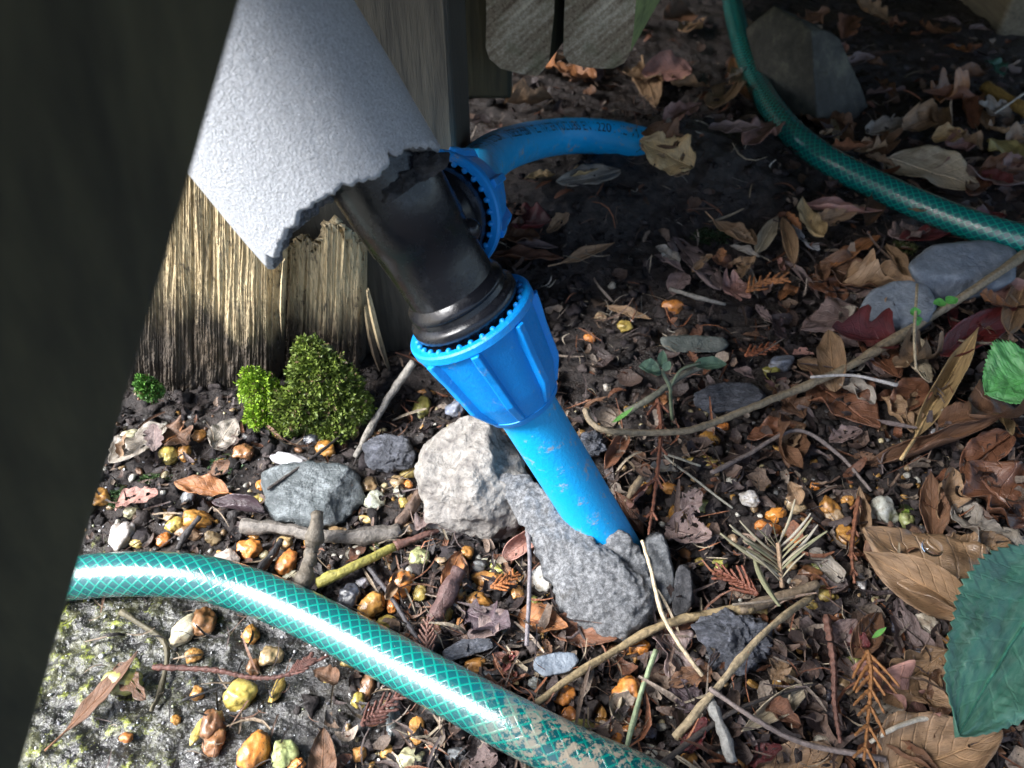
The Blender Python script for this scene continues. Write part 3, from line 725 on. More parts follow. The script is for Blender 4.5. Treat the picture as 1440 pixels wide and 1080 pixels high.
hull_rock([(752, 925), (775, 916), (808, 918), (815, 930), (798, 945), (765, 952), (750, 940)], .004,
          [((0, -.2, 1), .0045)], M['bstone'], 'slate_pebble', 'glossy blue-grey flint lying below the torn foam scrap', 'rock', 43, 12, .0006, fn=80, zb=-.001)
hull_rock([(622, 915), (650, 898), (692, 896), (697, 912), (662, 922), (628, 932)], .003,
          [((0, -.2, 1), .0035)], M['dslate'], 'wet_dark_stone', 'glossy black sliver of stone above the near green hose', 'rock', 44, 12, .0006, fn=80, zb=-.001)
def flaky(name, outline, cz, label, seed, col):
    hull_rock(outline, cz, [((.1, -.2, 1), .006), ((-.4, -.5, .6), .011)], M['dslate'], name, label, 'bark', seed, 8, .0030, fn=95, zb=-.002)
flaky('bark_flake', [(985, 885), (1010, 862), (1060, 868), (1092, 900), (1085, 935), (1040, 950), (995, 940)], .005, 'lump of dark blue-grey flaky bark beside the tan stemmed leaf', 51, None)
flaky('bark_flake', [(815, 620), (835, 606), (855, 615), (852, 635), (828, 640)], .005, 'rough crumbly brown lump at the tip of the curved pale branch', 52, None)

# ------------------------------------------------------------------ torn foam scrap round the pipe foot
def foam_scrap():
    import bmesh
    bm = bmesh.new(); V0, F0 = ICO[3]
    def blob(x, y, dz, rx, ry, rot, th=.5):
        C = G(x, y, dz); k = depth(C) / F; q = math.radians(rot)
        right = Vector((1, 0, 0)); upv = Vector((0, S, S)); nrm = Vector((0, -S, S))
        a = right * math.cos(q) - upv * math.sin(q); b = right * math.sin(q) + upv * math.cos(q)
        vs = [bm.verts.new(C + a * v[0] * rx * k + b * v[1] * ry * k + nrm * v[2] * min(rx, ry) * k * th) for v in V0]
        for f in F0: bm.faces.new([vs[i] for i in f])
    def chain(pts, n=7):
        for p, q in zip(pts[:-1], pts[1:]):
            for i in range(n):
                t = i / n; v = [a + (b - a) * t for a, b in zip(p, q)]; blob(v[0], v[1], v[2], v[3], v[3], 0, v[4])
    # (x, y, height, radius px, thickness)
    chain([(716, 682, .026, 20, .30), (735, 692, .024, 27, .28), (757, 715, .022, 33, .28), (780, 752, .020, 36, .30), (803, 790, .017, 44, .35), (832, 822, .014, 54, .45), (856, 842, .012, 55, .5), (874, 852, .009, 46, .6)], 9)
    chain([(905, 850, .008, 22, .8), (895, 800, .012, 22, .9), (880, 775, .020, 17, .8), (868, 762, .024, 15, .7), (862, 772, .022, 14, .6), (858, 800, .014, 22, .7), (850, 830, .010, 40, .6)], 8)
    blob(835, 845, .004, 48, 36, 30, .5); blob(885, 870, .004, 42, 22, 0, .6)
    me = bpy.data.meshes.new('foam_scrap'); bm.to_mesh(me); bm.free()
    tmp = bpy.data.objects.new('tmp', me); COL.objects.link(tmp)
    rm = tmp.modifiers.new('r', 'REMESH'); rm.mode = 'VOXEL'; rm.voxel_size = .00095
    smo = tmp.modifiers.new('s', 'SMOOTH'); smo.iterations = 6
    me2 = bpy.data.meshes.new_from_object(tmp.evaluated_get(bpy.context.evaluated_depsgraph_get())); bpy.data.objects.remove(tmp)
    V = np.array([v.co[:] for v in me2.vertices]); N = np.array([v.normal[:] for v in me2.vertices])
    V = V + N * (n3(V, 70, 3) * .0022 + n3(V, 260, 4) * .0013)[:, None]
    O = A3.copy(); V = V - np.array(O)
    # groove (crack)
    me2.vertices.foreach_set('co', V.astype(np.float32).ravel()); me2.materials.clear(); me2.materials.append(M['torn'])
    me2.polygons.foreach_set('use_smooth', [True] * len(me2.polygons)); me2.name = 'foam_scrap'
    o = bpy.data.objects.new('foam_scrap', me2); COL.objects.link(o); o.location = O
    tag(o, 'torn scrap of gritty grey foam wrapped round the blue pipe where it enters the ground', 'foam scrap')
foam_scrap()
hull_rock([(906, 760), (916, 748), (934, 752), (945, 790), (950, 840), (935, 858), (918, 840), (908, 800)], .010, [((-.3, -.5, .7), .008)], M['torn_mid'], 'foam_scrap',
          'finger-shaped grey scrap standing just right of the blue pipe foot', 'foam scrap', 61, 10, .0010, fn=70)
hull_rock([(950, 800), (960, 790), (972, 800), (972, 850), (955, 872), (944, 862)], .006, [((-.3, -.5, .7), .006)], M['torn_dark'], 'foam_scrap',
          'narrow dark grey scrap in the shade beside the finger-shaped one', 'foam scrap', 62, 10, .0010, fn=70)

# ------------------------------------------------------------------ label maker for the many small things
LAND = [('the moss clump', 455, 560), ('the bright moss tuft', 368, 560), ('the slate slab', 440, 695), ('the dark ridged stone', 548, 637), ('the pale boulder', 660, 680),
        ('the torn foam scrap', 820, 820), ('the near green hose', 150, 812), ('the near green hose', 350, 832), ('the near green hose', 520, 910), ('the near green hose', 620, 965), ('the near green hose', 740, 1028), ('the near green hose', 850, 1082),
        ('the upright twig stub', 435, 775), ('the yellow-green stick', 500, 796), ('the curved pale branch', 910, 606), ('the curved pale branch', 1060, 572), ('the curved pale branch', 1200, 512),
        ('the fir sprig', 1090, 780), ('the leaf with the water drop', 1300, 810), ('the big toothed green leaf', 1390, 920), ('the blue-grey stones', 1260, 430), ('the blue-grey stones', 1350, 375),
        ('the far green hose', 1045, 80), ('the far green hose', 1120, 190), ('the far green hose', 1240, 264), ('the far green hose', 1380, 320), ('the blue pipe bend', 800, 197), ('the soil mound', 940, 270),
        ('the wedge-shaped rock', 1140, 90), ('the flat grey-green stone', 975, 483), ('the little seedling', 950, 530), ('the timber ends', 790, 60), ('the flaky dark bark', 1040, 905), ('the glossy blue-grey flint', 784, 934),
        ('the rotten post foot', 280, 560), ('the straw-coloured curled leaf', 1320, 545), ('the big russet leaf', 1400, 685), ('the small green leaf', 1425, 540), ('the lower blue nut', 680, 500), ('the blue pipe foot', 880, 740),
        ('the brown cone of twig', 630, 835), ('the upper blue nut', 690, 320), ('the orange cedar spray', 1222, 1000), ('the grey stub', 1015, 1025), ('the white stem', 1280, 1018), ('the narrow brown seed leaf', 145, 970), ('the wet pad corner', 110, 1060), ('the rusty cedar twig', 320, 942)]
SMALL = []      # (obj, words, x, y, category, group)
def small(o, words, x, y, cat, group): SMALL.append((o, words, x, y, cat, group))
def finish_labels():
    out = {}
    for rec in SMALL:
        o, words, x, y, cat, grp = rec
        nm, lx, ly = min(LAND, key=lambda L: (L[1] - x) ** 2 + (L[2] - y) ** 2)
        dx, dy = x - lx, y - ly
        if abs(dx) > abs(dy): r = 'right of' if dx > 0 else 'left of'
        else: r = 'below' if dy > 0 else 'above'
        dist = math.hypot(dx, dy); pre = 'just ' if dist < 75 else ''
        out.setdefault(f'{words} {pre}{r} {nm}', []).append(rec)
    num = ['', 'one', 'two', 'three', 'four', 'five', 'six', 'seven', 'eight', 'nine', 'ten', 'eleven', 'twelve']
    ordn = ['', '', 'second', 'third', 'fourth', 'fifth', 'sixth', 'seventh', 'eighth', 'ninth', 'tenth', 'eleventh', 'twelfth']
    def plural(s_):
        for a, b in (('pebble', 'pebbles'), ('leaf', 'leaves'), ('twig', 'twigs')):
            ws = s_.split(' ');
            if a in ws:
                i = ws.index(a); ws[i] = b; return ' '.join(ws)
        return s_
    for k, L in out.items():
        n = len(L); xs = [q[2] for q in L]; ys = [q[3] for q in L]
        horiz = (max(xs) - min(xs)) >= (max(ys) - min(ys)); L.sort(key=lambda q: q[2] if horiz else q[3])
        for i, (o, words, x, y, cat, grp) in enumerate(L):
            if n == 1: lab = k
            else:
                side = ('leftmost', 'rightmost', 'from left') if horiz else ('topmost', 'lowest', 'from top')
                first = side[0] if i == 0 else side[1] if i == n - 1 else f'{ordn[i + 1]} {side[2]}'
                cnt = num[n] if n < 13 else 'the'
                lab = f'{first} of {cnt} {plural(k)}'
            tag(o, lab, cat, grp)

# ------------------------------------------------------------------ PEBBLES
PEB = []
for s_ in range(10):
    V, Fc = ICO[4 if s_ < 10 else 3]; rr = random.Random(s_ + 40)
    W = V.copy(); inv = np.full(len(V), 1.0)
    for k in range(rr.randint(5, 9)):
        d = Vector((rr.gauss(0, 1), rr.gauss(0, 1), rr.gauss(0, 1))).normalized(); c = V @ np.array(d); inv += np.where(c > 0, (np.maximum(c, 0) / rr.uniform(.66, .95)) ** 12, 0)
    W = V * (inv ** (-1 / 12))[:, None]; W = W * (1 + .26 * n3(V, .9, s_ + 1) + .09 * n3(V, 2.6, s_ + 9))[:, None]
    W /= np.abs(W).max(0)
    PEB.append(mesh('pebble', W.tolist(), Fc.tolist(), M['pebble']))
PC = dict(amber=(.42, .20, .04), yellow=(.42, .31, .075), cream=(.44, .40, .28), orange=(.52, .19, .035), tan=(.36, .25, .13), white=(.46, .45, .42), brown=(.24, .11, .04),
          grey=(.15, .16, .17), charcoal=(.045, .047, .055), olive=(.27, .26, .06), green=(.30, .33, .12))
PCN = dict(amber='amber', yellow='yellowish', cream='cream', orange='orange', tan='tan', white='white', brown='brown', grey='grey', charcoal='charcoal', olive='olive', green='pale green')
def pebble(c, x, y, rx, ry, rot=0, lift=.62):
    rx *= 1.08; ry *= 1.08
    i = len(SMALL); P = G(x, y, 0); k = depth(P) / F
    a = rx * k; b = ry * k * 1.12; cc = min(a, b) * RNG.uniform(.75, .95)
    p = G(x, y, cc * lift); o = link('pebble', RNG.choice(PEB))
    col = PC[c]; j = RNG.uniform(.82, 1.15); o.color = (col[0] * j, col[1] * j * RNG.uniform(.93, 1.05), col[2] * j * RNG.uniform(.85, 1.2), 1)
    o.location = p; o.scale = (a, b, cc); o.rotation_euler = (RNG.uniform(-.35, .35), RNG.uniform(-.35, .35), -math.radians(rot) + RNG.choice((0, math.pi)))
    sz = 'large' if max(rx, ry) >= 18 else 'small' if max(rx, ry) <= 10 else 'middling'
    small(o, f'{sz} {PCN[c]} pebble', x, y, 'pebble', 'wet flint pebbles on the soil'); return o
for q in '''yellow 238 641 14 14;amber 261 637 10 12;brown 343 636 15 13;white 406 646 26 11 12;amber 278 730 21 14;yellow 246 739 12 10;tan 266 750 18 10;tan 239 727 10 7;white 171 754 17 19;yellow 194 763 12 8
cream 320 786 20 12 20;orange 350 773 18 13;amber 357 754 10 5;orange 404 791 15 17;amber 385 811 12 6;cream 411 812 15 9;yellow 364 702 9 8;orange 368 682 8 9;amber 458 631 14 11;charcoal 439 619 12 8
tan 520 682 11 13;white 527 704 14 15 30;yellow 575 666 13 7;tan 559 679 10 9;orange 573 682 8 7;white 562 692 9 9;yellow 568 707 8 7;yellow 514 731 12 5 10;tan 573 743 13 9 30;olive 593 575 13 16;green 527 767 8 7
cream 500 778 14 9;brown 548 785 11 7;green 590 783 15 14;orange 565 822 17 18 40;yellow 591 834 12 11;amber 522 852 18 16;white 508 820 12 9;charcoal 491 837 16 17;orange 551 850 8 12;amber 645 834 11 15
amber 684 815 23 11 8;amber 673 847 19 14;amber 681 831 12 7;cream 690 792 14 7;grey 673 796 11 9;olive 706 806 20 11 20;amber 732 814 9 9;amber 729 836 11 12;cream 730 782 8 8
white 766 813 16 17;yellow 994 650 28 8 12;amber 997 617 15 10;orange 1016 601 9 6;amber 942 687 14 8;amber 908 686 9 9;green 988 712 12 9;white 1055 702 14 12;charcoal 970 829 10 13;cream 967 849 9 6;yellow 1069 860 11 12
tan 1118 709 16 13 40;amber 1166 712 15 14;tan 1174 727 14 12;amber 1191 753 15 17;orange 1091 724 14 10 -20;orange 1089 744 12 8;orange 1071 740 10 9;white 1244 718 19 18;green 1275 733 12 10;green 1158 791 19 13
white 1211 818 8 12;brown 1140 809 16 12 20;tan 1122 822 13 11;yellow 1160 838 18 13;yellow 1140 849 12 8 30;cream 1302 880 19 13 20;charcoal 1264 880 18 14;grey 1300 924 18 12;tan 1136 907 16 7;green 1204 938 14 13
tan 1189 962 13 13;tan 1109 949 12 12;orange 1129 938 8 7;amber 1109 978 10 8;charcoal 1162 980 9 10;orange 1293 904 8 6;amber 1338 900 12 7;orange 1147 684 8 6;amber 1193 704 10 8
cream 260 887 15 23 40;brown 285 874 18 20;tan 381 922 18 14 -30;brown 357 938 10 10;olive 173 959 27 17 -15;yellow 339 980 22 20;yellow 391 969 8 25 10;brown 298 1020 17 18;brown 302 1044 16 18;yellow 279 1027 7 20 10
orange 357 1058 20 24;green 400 1060 20 17 -30;orange 416 1076 14 8;brown 516 966 12 17;yellow 505 985 10 10;amber 587 1026 13 18;cream 579 1069 20 15;grey 553 1016 12 20;yellow 544 874 14 8 -20;brown 522 872 8 5
amber 669 939 16 13;grey 688 956 13 12;orange 794 980 16 12;orange 802 1004 13 11 20;amber 845 1004 9 13;orange 884 975 22 19 -30;orange 900 913 15 12;amber 890 926 9 9;olive 820 1024 18 13;orange 862 1041 15 14
orange 884 1030 12 14;cream 914 1060 12 13;amber 967 1069 13 13;amber 759 916 9 7;grey 1112 947 10 8;amber 600 553 13 6 -10;yellow 878 459 12 8 20;orange 830 475 9 6;orange 946 431 15 10;tan 845 445 9 7
cream 861 402 6 5;grey 640 575 16 12;amber 475 700 8 6;cream 853 545 6 5;white 1160 375 6 5;olive 1085 523 12 9;grey 1100 512 18 11;amber 1060 930 10 8;amber 505 1060 10 9;yellow 462 905 8 6;grey 640 1060 14 10
amber 330 840 10 6;tan 620 790 9 7;amber 596 700 8 9;orange 250 600 7 5;grey 1010 870 10 8;amber 1000 745 8 8;tan 1030 760 10 8;yellow 985 790 8 6;brown 1210 700 12 10;olive 1230 770 12 10;brown 1090 880 9 8'''.replace('\n', ';').split(';'):
    p = q.split(); pebble(p[0], *[float(v) for v in p[1:]])

_used = [(q[2], q[3]) for q in SMALL]
_t = 0
while _t < 75:
    x = RNG.uniform(130, 1180); y = RNG.uniform(600, 1075)
    if x < 420 and 790 < y < 880: continue
    if x > 760 and y < 700: continue
    if x < 520 and y > 860 and RNG.random() < .8: continue
    if min((x - a) ** 2 + (y - b) ** 2 for a, b in _used) < 24 ** 2: continue
    r_ = RNG.uniform(6, 12); pebble(RNG.choice(['amber', 'amber', 'yellow', 'orange', 'tan', 'brown', 'cream', 'grey', 'charcoal', 'olive', 'amber']), x, y, r_ * RNG.uniform(1, 1.4), r_, RNG.uniform(-60, 60)); _used.append((x, y)); _t += 1

# ------------------------------------------------------------------ LEAVES
LC = dict(tan=(.34, .215, .12), brown=(.17, .085, .045), russet=(.20, .085, .045), mauve=(.23, .165, .155), orange=(.36, .15, .055), cream=(.52, .44, .31), grey=(.36, .32, .27), crimson=(.11, .014, .016),
          straw=(.47, .33, .16), pink=(.36, .19, .155), plum=(.075, .05, .06), white=(.50, .52, .56), green=(.06, .28, .06), teal=(.035, .14, .095), lime=(.10, .32, .03), yellow=(.42, .36, .14))
LCN = dict(tan='tan', brown='dark brown', russet='russet', mauve='mauve-grey', orange='orange-brown', cream='cream', grey='grey-tan', crimson='dark red', straw='straw-coloured', pink='pinkish', plum='blackish plum', white='bleached white', green='green', teal='green', lime='bright green', yellow='yellowish')
def leaf_mesh(kind, L, W, seed, curl=.6, bend=.3, fold=.2, wave=.1, nu=34, nv=16, mat=None, twist=0.):
    rr = random.Random(seed); sd_ = rr.uniform(0, 90); V = []; UV = []
    for i in range(nu + 1):
        u = i / nu
        if kind == 'oval': w_ = math.sin(math.pi * u ** .85) ** .75
        elif kind == 'lance': w_ = math.sin(math.pi * u ** .9) ** 1.1
        elif kind == 'ovate': w_ = (math.sin(math.pi * min(1, u ** .62)) ** .8)
        elif kind == 'oak': w_ = math.sin(math.pi * u ** 1.15) ** .55 * (.62 + .38 * abs(math.sin(u * 13 + sd_)))
        elif kind == 'tooth': w_ = math.sin(math.pi * u ** .7) ** .75 * (1 + .11 * ((u * 24 + sd_) % 1 - .5))
        elif kind == 'maple': w_ = (math.sin(math.pi * u ** .8) ** .6) * (.5 + .7 * abs(math.sin(u * 7.5 + sd_)) ** 1.5)
        else: w_ = (math.sin(math.pi * u ** .8) ** .45) * (.8 + .5 * MN.noise(Vector((u * 5, sd_, 0))))
        for j in range(nv + 1):
            v = -1 + 2 * j / nv
            rag = 1 + (.10 if kind in ('scrap', 'maple', 'oak') else .04) * MN.noise(Vector((u * 22, v * 3 if abs(v) < .99 else v * 7, sd_)))
            wl = w_ * (1 + .12 * MN.noise(Vector((u * 3, (1 if v > 0 else -1) * 4, sd_)))) * rag
            y0 = v * wl; th = curl * y0
            y = math.sin(th) / curl * W if abs(curl) > .01 else y0 * W
            z = (1 - math.cos(th)) / curl * W if abs(curl) > .01 else 0
            z += fold * abs(y0) * W + wave * W * abs(y0) * MN.noise(Vector((u * 5, v * 1.2, sd_))) * 2.2 + .10 * W * MN.noise(Vector((u * 3, v * 1.5, sd_ + 5)))
            z += .030 * W * MN.noise(Vector((u * 13, v * 6, sd_))) + .05 * W * MN.noise(Vector((u * 7, v * 3, sd_ + 2)))
            z += -min(.012 * L, .00022) * math.cos((u * 9 - abs(v) * 2.2) * 2 * math.pi) * abs(y0) * .6
            x = (u) * L
            if bend:
                ph = bend * (u - .4); R = L / bend; x2 = R * math.sin(ph) - z * math.sin(ph) * 1.0; z2 = R * (1 - math.cos(ph)) + z * math.cos(ph); x, z = x2 + .4 * L, z2
            if twist:
                a = twist * (u - .5); y, z = y * math.cos(a) - z * math.sin(a), y * math.sin(a) + z * math.cos(a)
            V.append(Vector((x, y, z))); UV.append((u, y0 / max(w_, .05) if w_ > .05 else 0))
    nn = nv + 1; Fc = []
    for i in range(nu):
        for j in range(nv):
            cx = (i + .5) / nu; cv = -1 + 2 * (j + .5) / nv
            if kind in ('scrap', 'holey') and MN.noise(Vector((cx * 6, cv * 3.2, sd_ + 9))) > (.36 if kind == 'scrap' else .22): continue
            Fc.append((i * nn + j, i * nn + j + 1, (i + 1) * nn + j + 1, (i + 1) * nn + j))
    return V, Fc, UV
def place(o, base, tip, roll):
    ax = (tip - base).normalized(); side = Vector((0, 0, 1)).cross(ax).normalized(); up = ax.cross(side)
    R = Matrix((ax, side, up)).transposed() @ Matrix.Rotation(math.radians(roll), 3, 'X')
    o.matrix_world = Matrix.Translation(base) @ R.to_4x4()
def leaf(c, kind, xb, yb, xt, yt, wpx, curl=.6, roll=0, hb=.003, ht=.004, bend=.3, fold=.15, wave=.12, stalk=False, label=None, mat='leaf', twist=0., words=None, name=None, res=1):
    b = G(xb, yb, hb); t = G(xt, yt, ht); L = (t - b).length; mx, my = (xb + xt) / 2, (yb + yt) / 2; P = G(mx, my, hb)
    ang = math.atan2(yt - yb, xt - xb); W = wpx * .5 * depth(P) / F / math.sqrt(math.sin(ang) ** 2 + (.74 * math.cos(ang)) ** 2)
    V, Fc, UV = leaf_mesh(kind, L, W, RNG.randint(0, 9999), curl, bend, fold, wave, int(34 * res), int(16 * res), twist=twist)
    j = RNG.uniform(.85, 1.15); col = tuple(min(1, q * j) for q in LC[c])
    o = mk(name or 'leaf', V, Fc, M[mat], uvs=UV, color=col); place(o, b, t, roll)
    if L > .022:
        sl = o.modifiers.new('thick', 'SOLIDIFY'); sl.thickness = .00028; sl.offset = 0
    if stalk:
        nv = int(16 * res) + 1; mid = [V[i * nv + nv // 2] for i in range(0, len(V) // nv, 2)]
        d0 = (mid[0] - mid[1]).normalized(); pre = [mid[0] + d0 * L * q + Vector((0, L * .05 * q, -.0)) for q in (.22, .11)]
        PP = path_pts(pre + mid[:-1], 2); r0 = min(.0009, L * .012); Rr = [r0 * (1 - .75 * i / len(PP)) for i in range(len(PP))]
        v_, f_, u_ = tube([p + Vector((0, 0, .0001)) for p in PP], Rr, 6)
        mk('stalk', v_, f_, M['stem'], o, color=tuple(min(1, q * 1.35) for q in col))
    if label: tag(o, label, 'leaf', 'dead leaves and leaf scraps on the ground' if c not in ('green', 'teal', 'lime') else None)
    else:
        sh = 'curled ' if abs(curl) > 1.3 else 'narrow ' if kind == 'lance' else 'lobed ' if kind in ('oak', 'maple') else 'ragged ' if kind in ('scrap', 'holey') else 'toothed ' if kind == 'tooth' else ''
        Lpx = math.hypot(xt - xb, yt - yb)
        small(o, f'{"small " if Lpx < 40 else ""}{sh}{LCN[c]} leaf', mx, my, 'leaf', 'dead leaves and leaf scraps on the ground')
    return o
LV = '''grey scrap 232 600 155 655 52 .5 0;brown maple 232 600 268 628 40 .4 0;grey oval 300 632 332 590 40 .5 0;orange lance 208 628 262 600 18 .3 0;pink scrap 165 705 222 695 36 .4 0;orange oval 322 695 245 680 30 1.0 10 s;plum oval 372 722 298 706 28 1.9 0
brown lance 92 1032 198 918 30 .8 0 s;brown scrap 165 935 205 985 26 .4 0;pink oval 764 745 706 788 42 1.9 -20;orange oval 622 830 648 775 30 1.0 20 s;brown oval 655 820 640 775 26 .9 -10;plum maple 655 862 718 885 44 .5 0 s;mauve maple 660 905 712 860 30 .4 0
orange tooth 728 868 800 885 36 .8 0 s;russet tooth 770 880 868 902 34 .7 10;brown ovate 452 1100 455 1025 42 .6 0;orange oval 702 610 752 672 26 1.0 0;russet lance 850 660 885 612 30 1.5 0;russet lance 905 755 862 690 28 .9 10;mauve scrap 935 742 1002 760 56 .5 0;mauve scrap 962 722 985 690 36 .4 0
mauve maple 930 878 975 975 58 .4 0;plum scrap 945 962 985 1000 46 .4 0;brown scrap 1000 940 940 965 34 .6 0;cream ovate 868 975 862 1012 20 1.0 0;cream lance 1140 960 1038 1035 30 1.1 0;crimson scrap 962 1058 995 1010 36 .4 0;crimson scrap 1050 1070 1100 1050 30 .5 0
tan oval 1060 1105 1185 1060 56 .9 0;tan ovate 1235 1090 1410 1040 96 .7 0 s;russet oval 1450 742 1352 655 110 .5 10 s;grey scrap 1425 795 1338 712 74 .5 0;tan scrap 1330 790 1420 765 54 .5 0;brown lance 1312 770 1308 665 42 .5 0;tan lance 1215 765 1206 688 30 1.8 0
brown lance 1215 660 1405 592 34 2.2 0;brown oval 1200 925 1238 862 40 .8 0;mauve ovate 1172 905 1205 870 34 .6 0;crimson scrap 1190 900 1224 912 34 1.5 0;tan oak 1330 915 1235 990 60 .5 0;brown oval 1325 940 1318 1015 44 .5 0
straw lance 1282 622 1368 474 44 1.7 0 s;tan ovate 1243 560 1282 612 38 1.5 0;russet oval 1300 535 1255 585 46 .9 0;russet ovate 1150 540 1236 605 80 .6 0 s;russet tooth 1205 462 1262 545 58 .6 0 s;mauve tooth 1215 440 1126 465 56 .5 0;grey holey 1285 388 1298 470 42 .6 0;cream holey 1270 470 1300 545 50 .7 0 s
crimson oval 1322 505 1420 440 48 1.1 0;crimson lance 1338 468 1332 402 22 1.2 0;tan oval 1448 385 1405 492 40 1.1 0 s;orange oval 1446 358 1408 412 44 .8 0;orange oval 1168 375 1238 330 24 .9 0 s;russet maple 1140 385 1188 425 44 .5 0;brown oval 1152 372 1252 412 52 .5 0
tan lance 1246 345 1284 410 28 1.8 0;crimson oval 1262 340 1368 326 28 .7 0;mauve scrap 1255 335 1300 322 40 .5 0;brown oval 1320 600 1402 575 38 1.0 0;white scrap 1315 618 1340 575 30 .4 0;russet oval 1420 610 1350 668 50 1.2 0;brown maple 1130 590 1090 540 40 .6 0;russet oval 1120 600 1050 620 34 1.2 0
cream oval 1248 222 1378 262 66 .6 0 s;mauve maple 1345 235 1440 262 66 .4 0 s;russet scrap 1362 280 1395 238 30 .5 0;pink lance 1120 292 1238 308 30 1.6 0;tan lance 1002 312 1062 352 34 1.0 0 s;cream lance 1062 360 1092 306 26 1.1 0 s;tan lance 1100 306 1118 378 28 1.3 0;white scrap 1113 318 1148 360 24 .6 0
brown ovate 1135 160 1200 205 52 .7 0;cream lance 1170 165 1178 208 13 1.0 0;yellow oval 1395 195 1448 245 50 .6 0;grey scrap 1215 190 1288 172 30 .8 0;tan oval 1380 155 1390 185 24 1.0 0;tan scrap 1002 160 1050 110 44 .8 0;pink oval 1045 205 1100 175 38 .8 0;orange oval 1030 85 1052 150 30 .8 0
tan holey 968 245 900 205 56 .5 0;tan ovate 905 92 922 152 44 .5 0 s;grey oval 872 242 780 262 34 .7 0;straw oval 782 246 738 254 20 .9 0;straw lance 790 250 842 240 16 .9 0;crimson oval 700 310 778 318 46 .6 0;russet oval 690 360 792 362 26 1.4 0 s;mauve lance 725 342 785 350 13 .8 0
tan lance 788 372 864 345 17 .5 0 s;mauve scrap 945 335 1012 410 56 .5 0;mauve lance 920 358 962 382 16 .9 0;tan lance 852 431 916 450 14 .6 0;pink maple 1015 410 1052 405 38 .5 0;grey lance 1045 368 1066 422 15 1.2 0;russet oval 1030 375 1000 362 22 .8 0;plum scrap 1085 440 1100 480 24 .8 0
grey scrap 1180 510 1212 520 36 .9 0;teal ovate 1390 85 1412 108 30 .6 0;mauve scrap 1210 605 1165 625 28 .8 0;tan scrap 1098 630 1128 600 26 1.0 0;brown scrap 1240 660 1200 640 26 1.0 0;tan scrap 800 300 770 330 22 .8 0;russet scrap 690 290 740 300 30 .6 0;brown oval 700 330 760 336 40 .8 0
grey scrap 1372 740 1440 770 34 .5 0;brown scrap 1410 1010 1380 1060 50 .6 0;tan oval 1262 960 1340 1000 36 .8 0;grey scrap 1278 980 1220 1020 30 .8 0;mauve scrap 700 1062 660 1078 30 .6 0;brown scrap 775 920 765 900 16 .8 0'''
for q in LV.replace('\n', ';').split(';'):
    p = q.split(); a = [float(v) for v in p[2:9]]; c = p[0]
    leaf(c, p[1], a[0], a[1], a[2], a[3], a[4], a[5], a[6] + RNG.uniform(-14, 14), .003 + RNG.uniform(0, .004), .003 + RNG.uniform(0, .006), RNG.uniform(-.1, .7), RNG.uniform(0, .3), RNG.uniform(.1, .35), stalk=('s' in p[9:]), mat='wetleaf' if RNG.random() < .35 else 'leaf', twist=RNG.uniform(-.4, .4))
leaf('straw', 'scrap', 975, 236, 898, 200, 50, .6, -25, .022, .024, .3, .1, .2, label='round spotted straw-coloured leaf propped over the far end of the blue pipe')
# the two green leaves and the leaf with the drop
leaf('teal', 'tooth', 1490, 790, 1338, 1040, 185, .35, -8, .030, .022, .25, .08, .10, True, 'big toothed dull green leaf hanging into the near right corner', 'green', name='green_leaf', res=3.6)
leaf('green', 'tooth', 1478, 520, 1385, 556, 100, .35, 0, .030, .024, .2, .08, .1, True, 'fresh green toothed leaf at the frame edge above the big russet leaf', 'green', name='green_leaf', res=3.6)
leaf('tan', 'ovate', 1402, 862, 1205, 752, 118, .5, 6, .010, .016, .45, .12, .2, True, 'large folded tan-brown leaf carrying a clear water drop', 'wetleaf', name='leaf', res=1.6)
leaf('tan', 'lance', 1385, 872, 1212, 775, 64, .9, -35, .016, .022, .45, .1, .2, False, 'pale upturned half of the folded leaf beside the water drop', 'leaf', res=1.2)
def drop():
    V, Fc = ICO[4]; p = G(1298, 780, .0222); k = depth(p) / F * 14
    W = V * np.array([k, k, k * .6]); W[:, 2] = np.maximum(W[:, 2], -k * .22)
    o = mk('water_drop', W.tolist(), Fc.tolist(), M['water']); o.location = p + Vector((0, -.002, .008))
    tag(o, 'clear round water drop glinting on the large folded tan leaf', 'water drop')
drop()
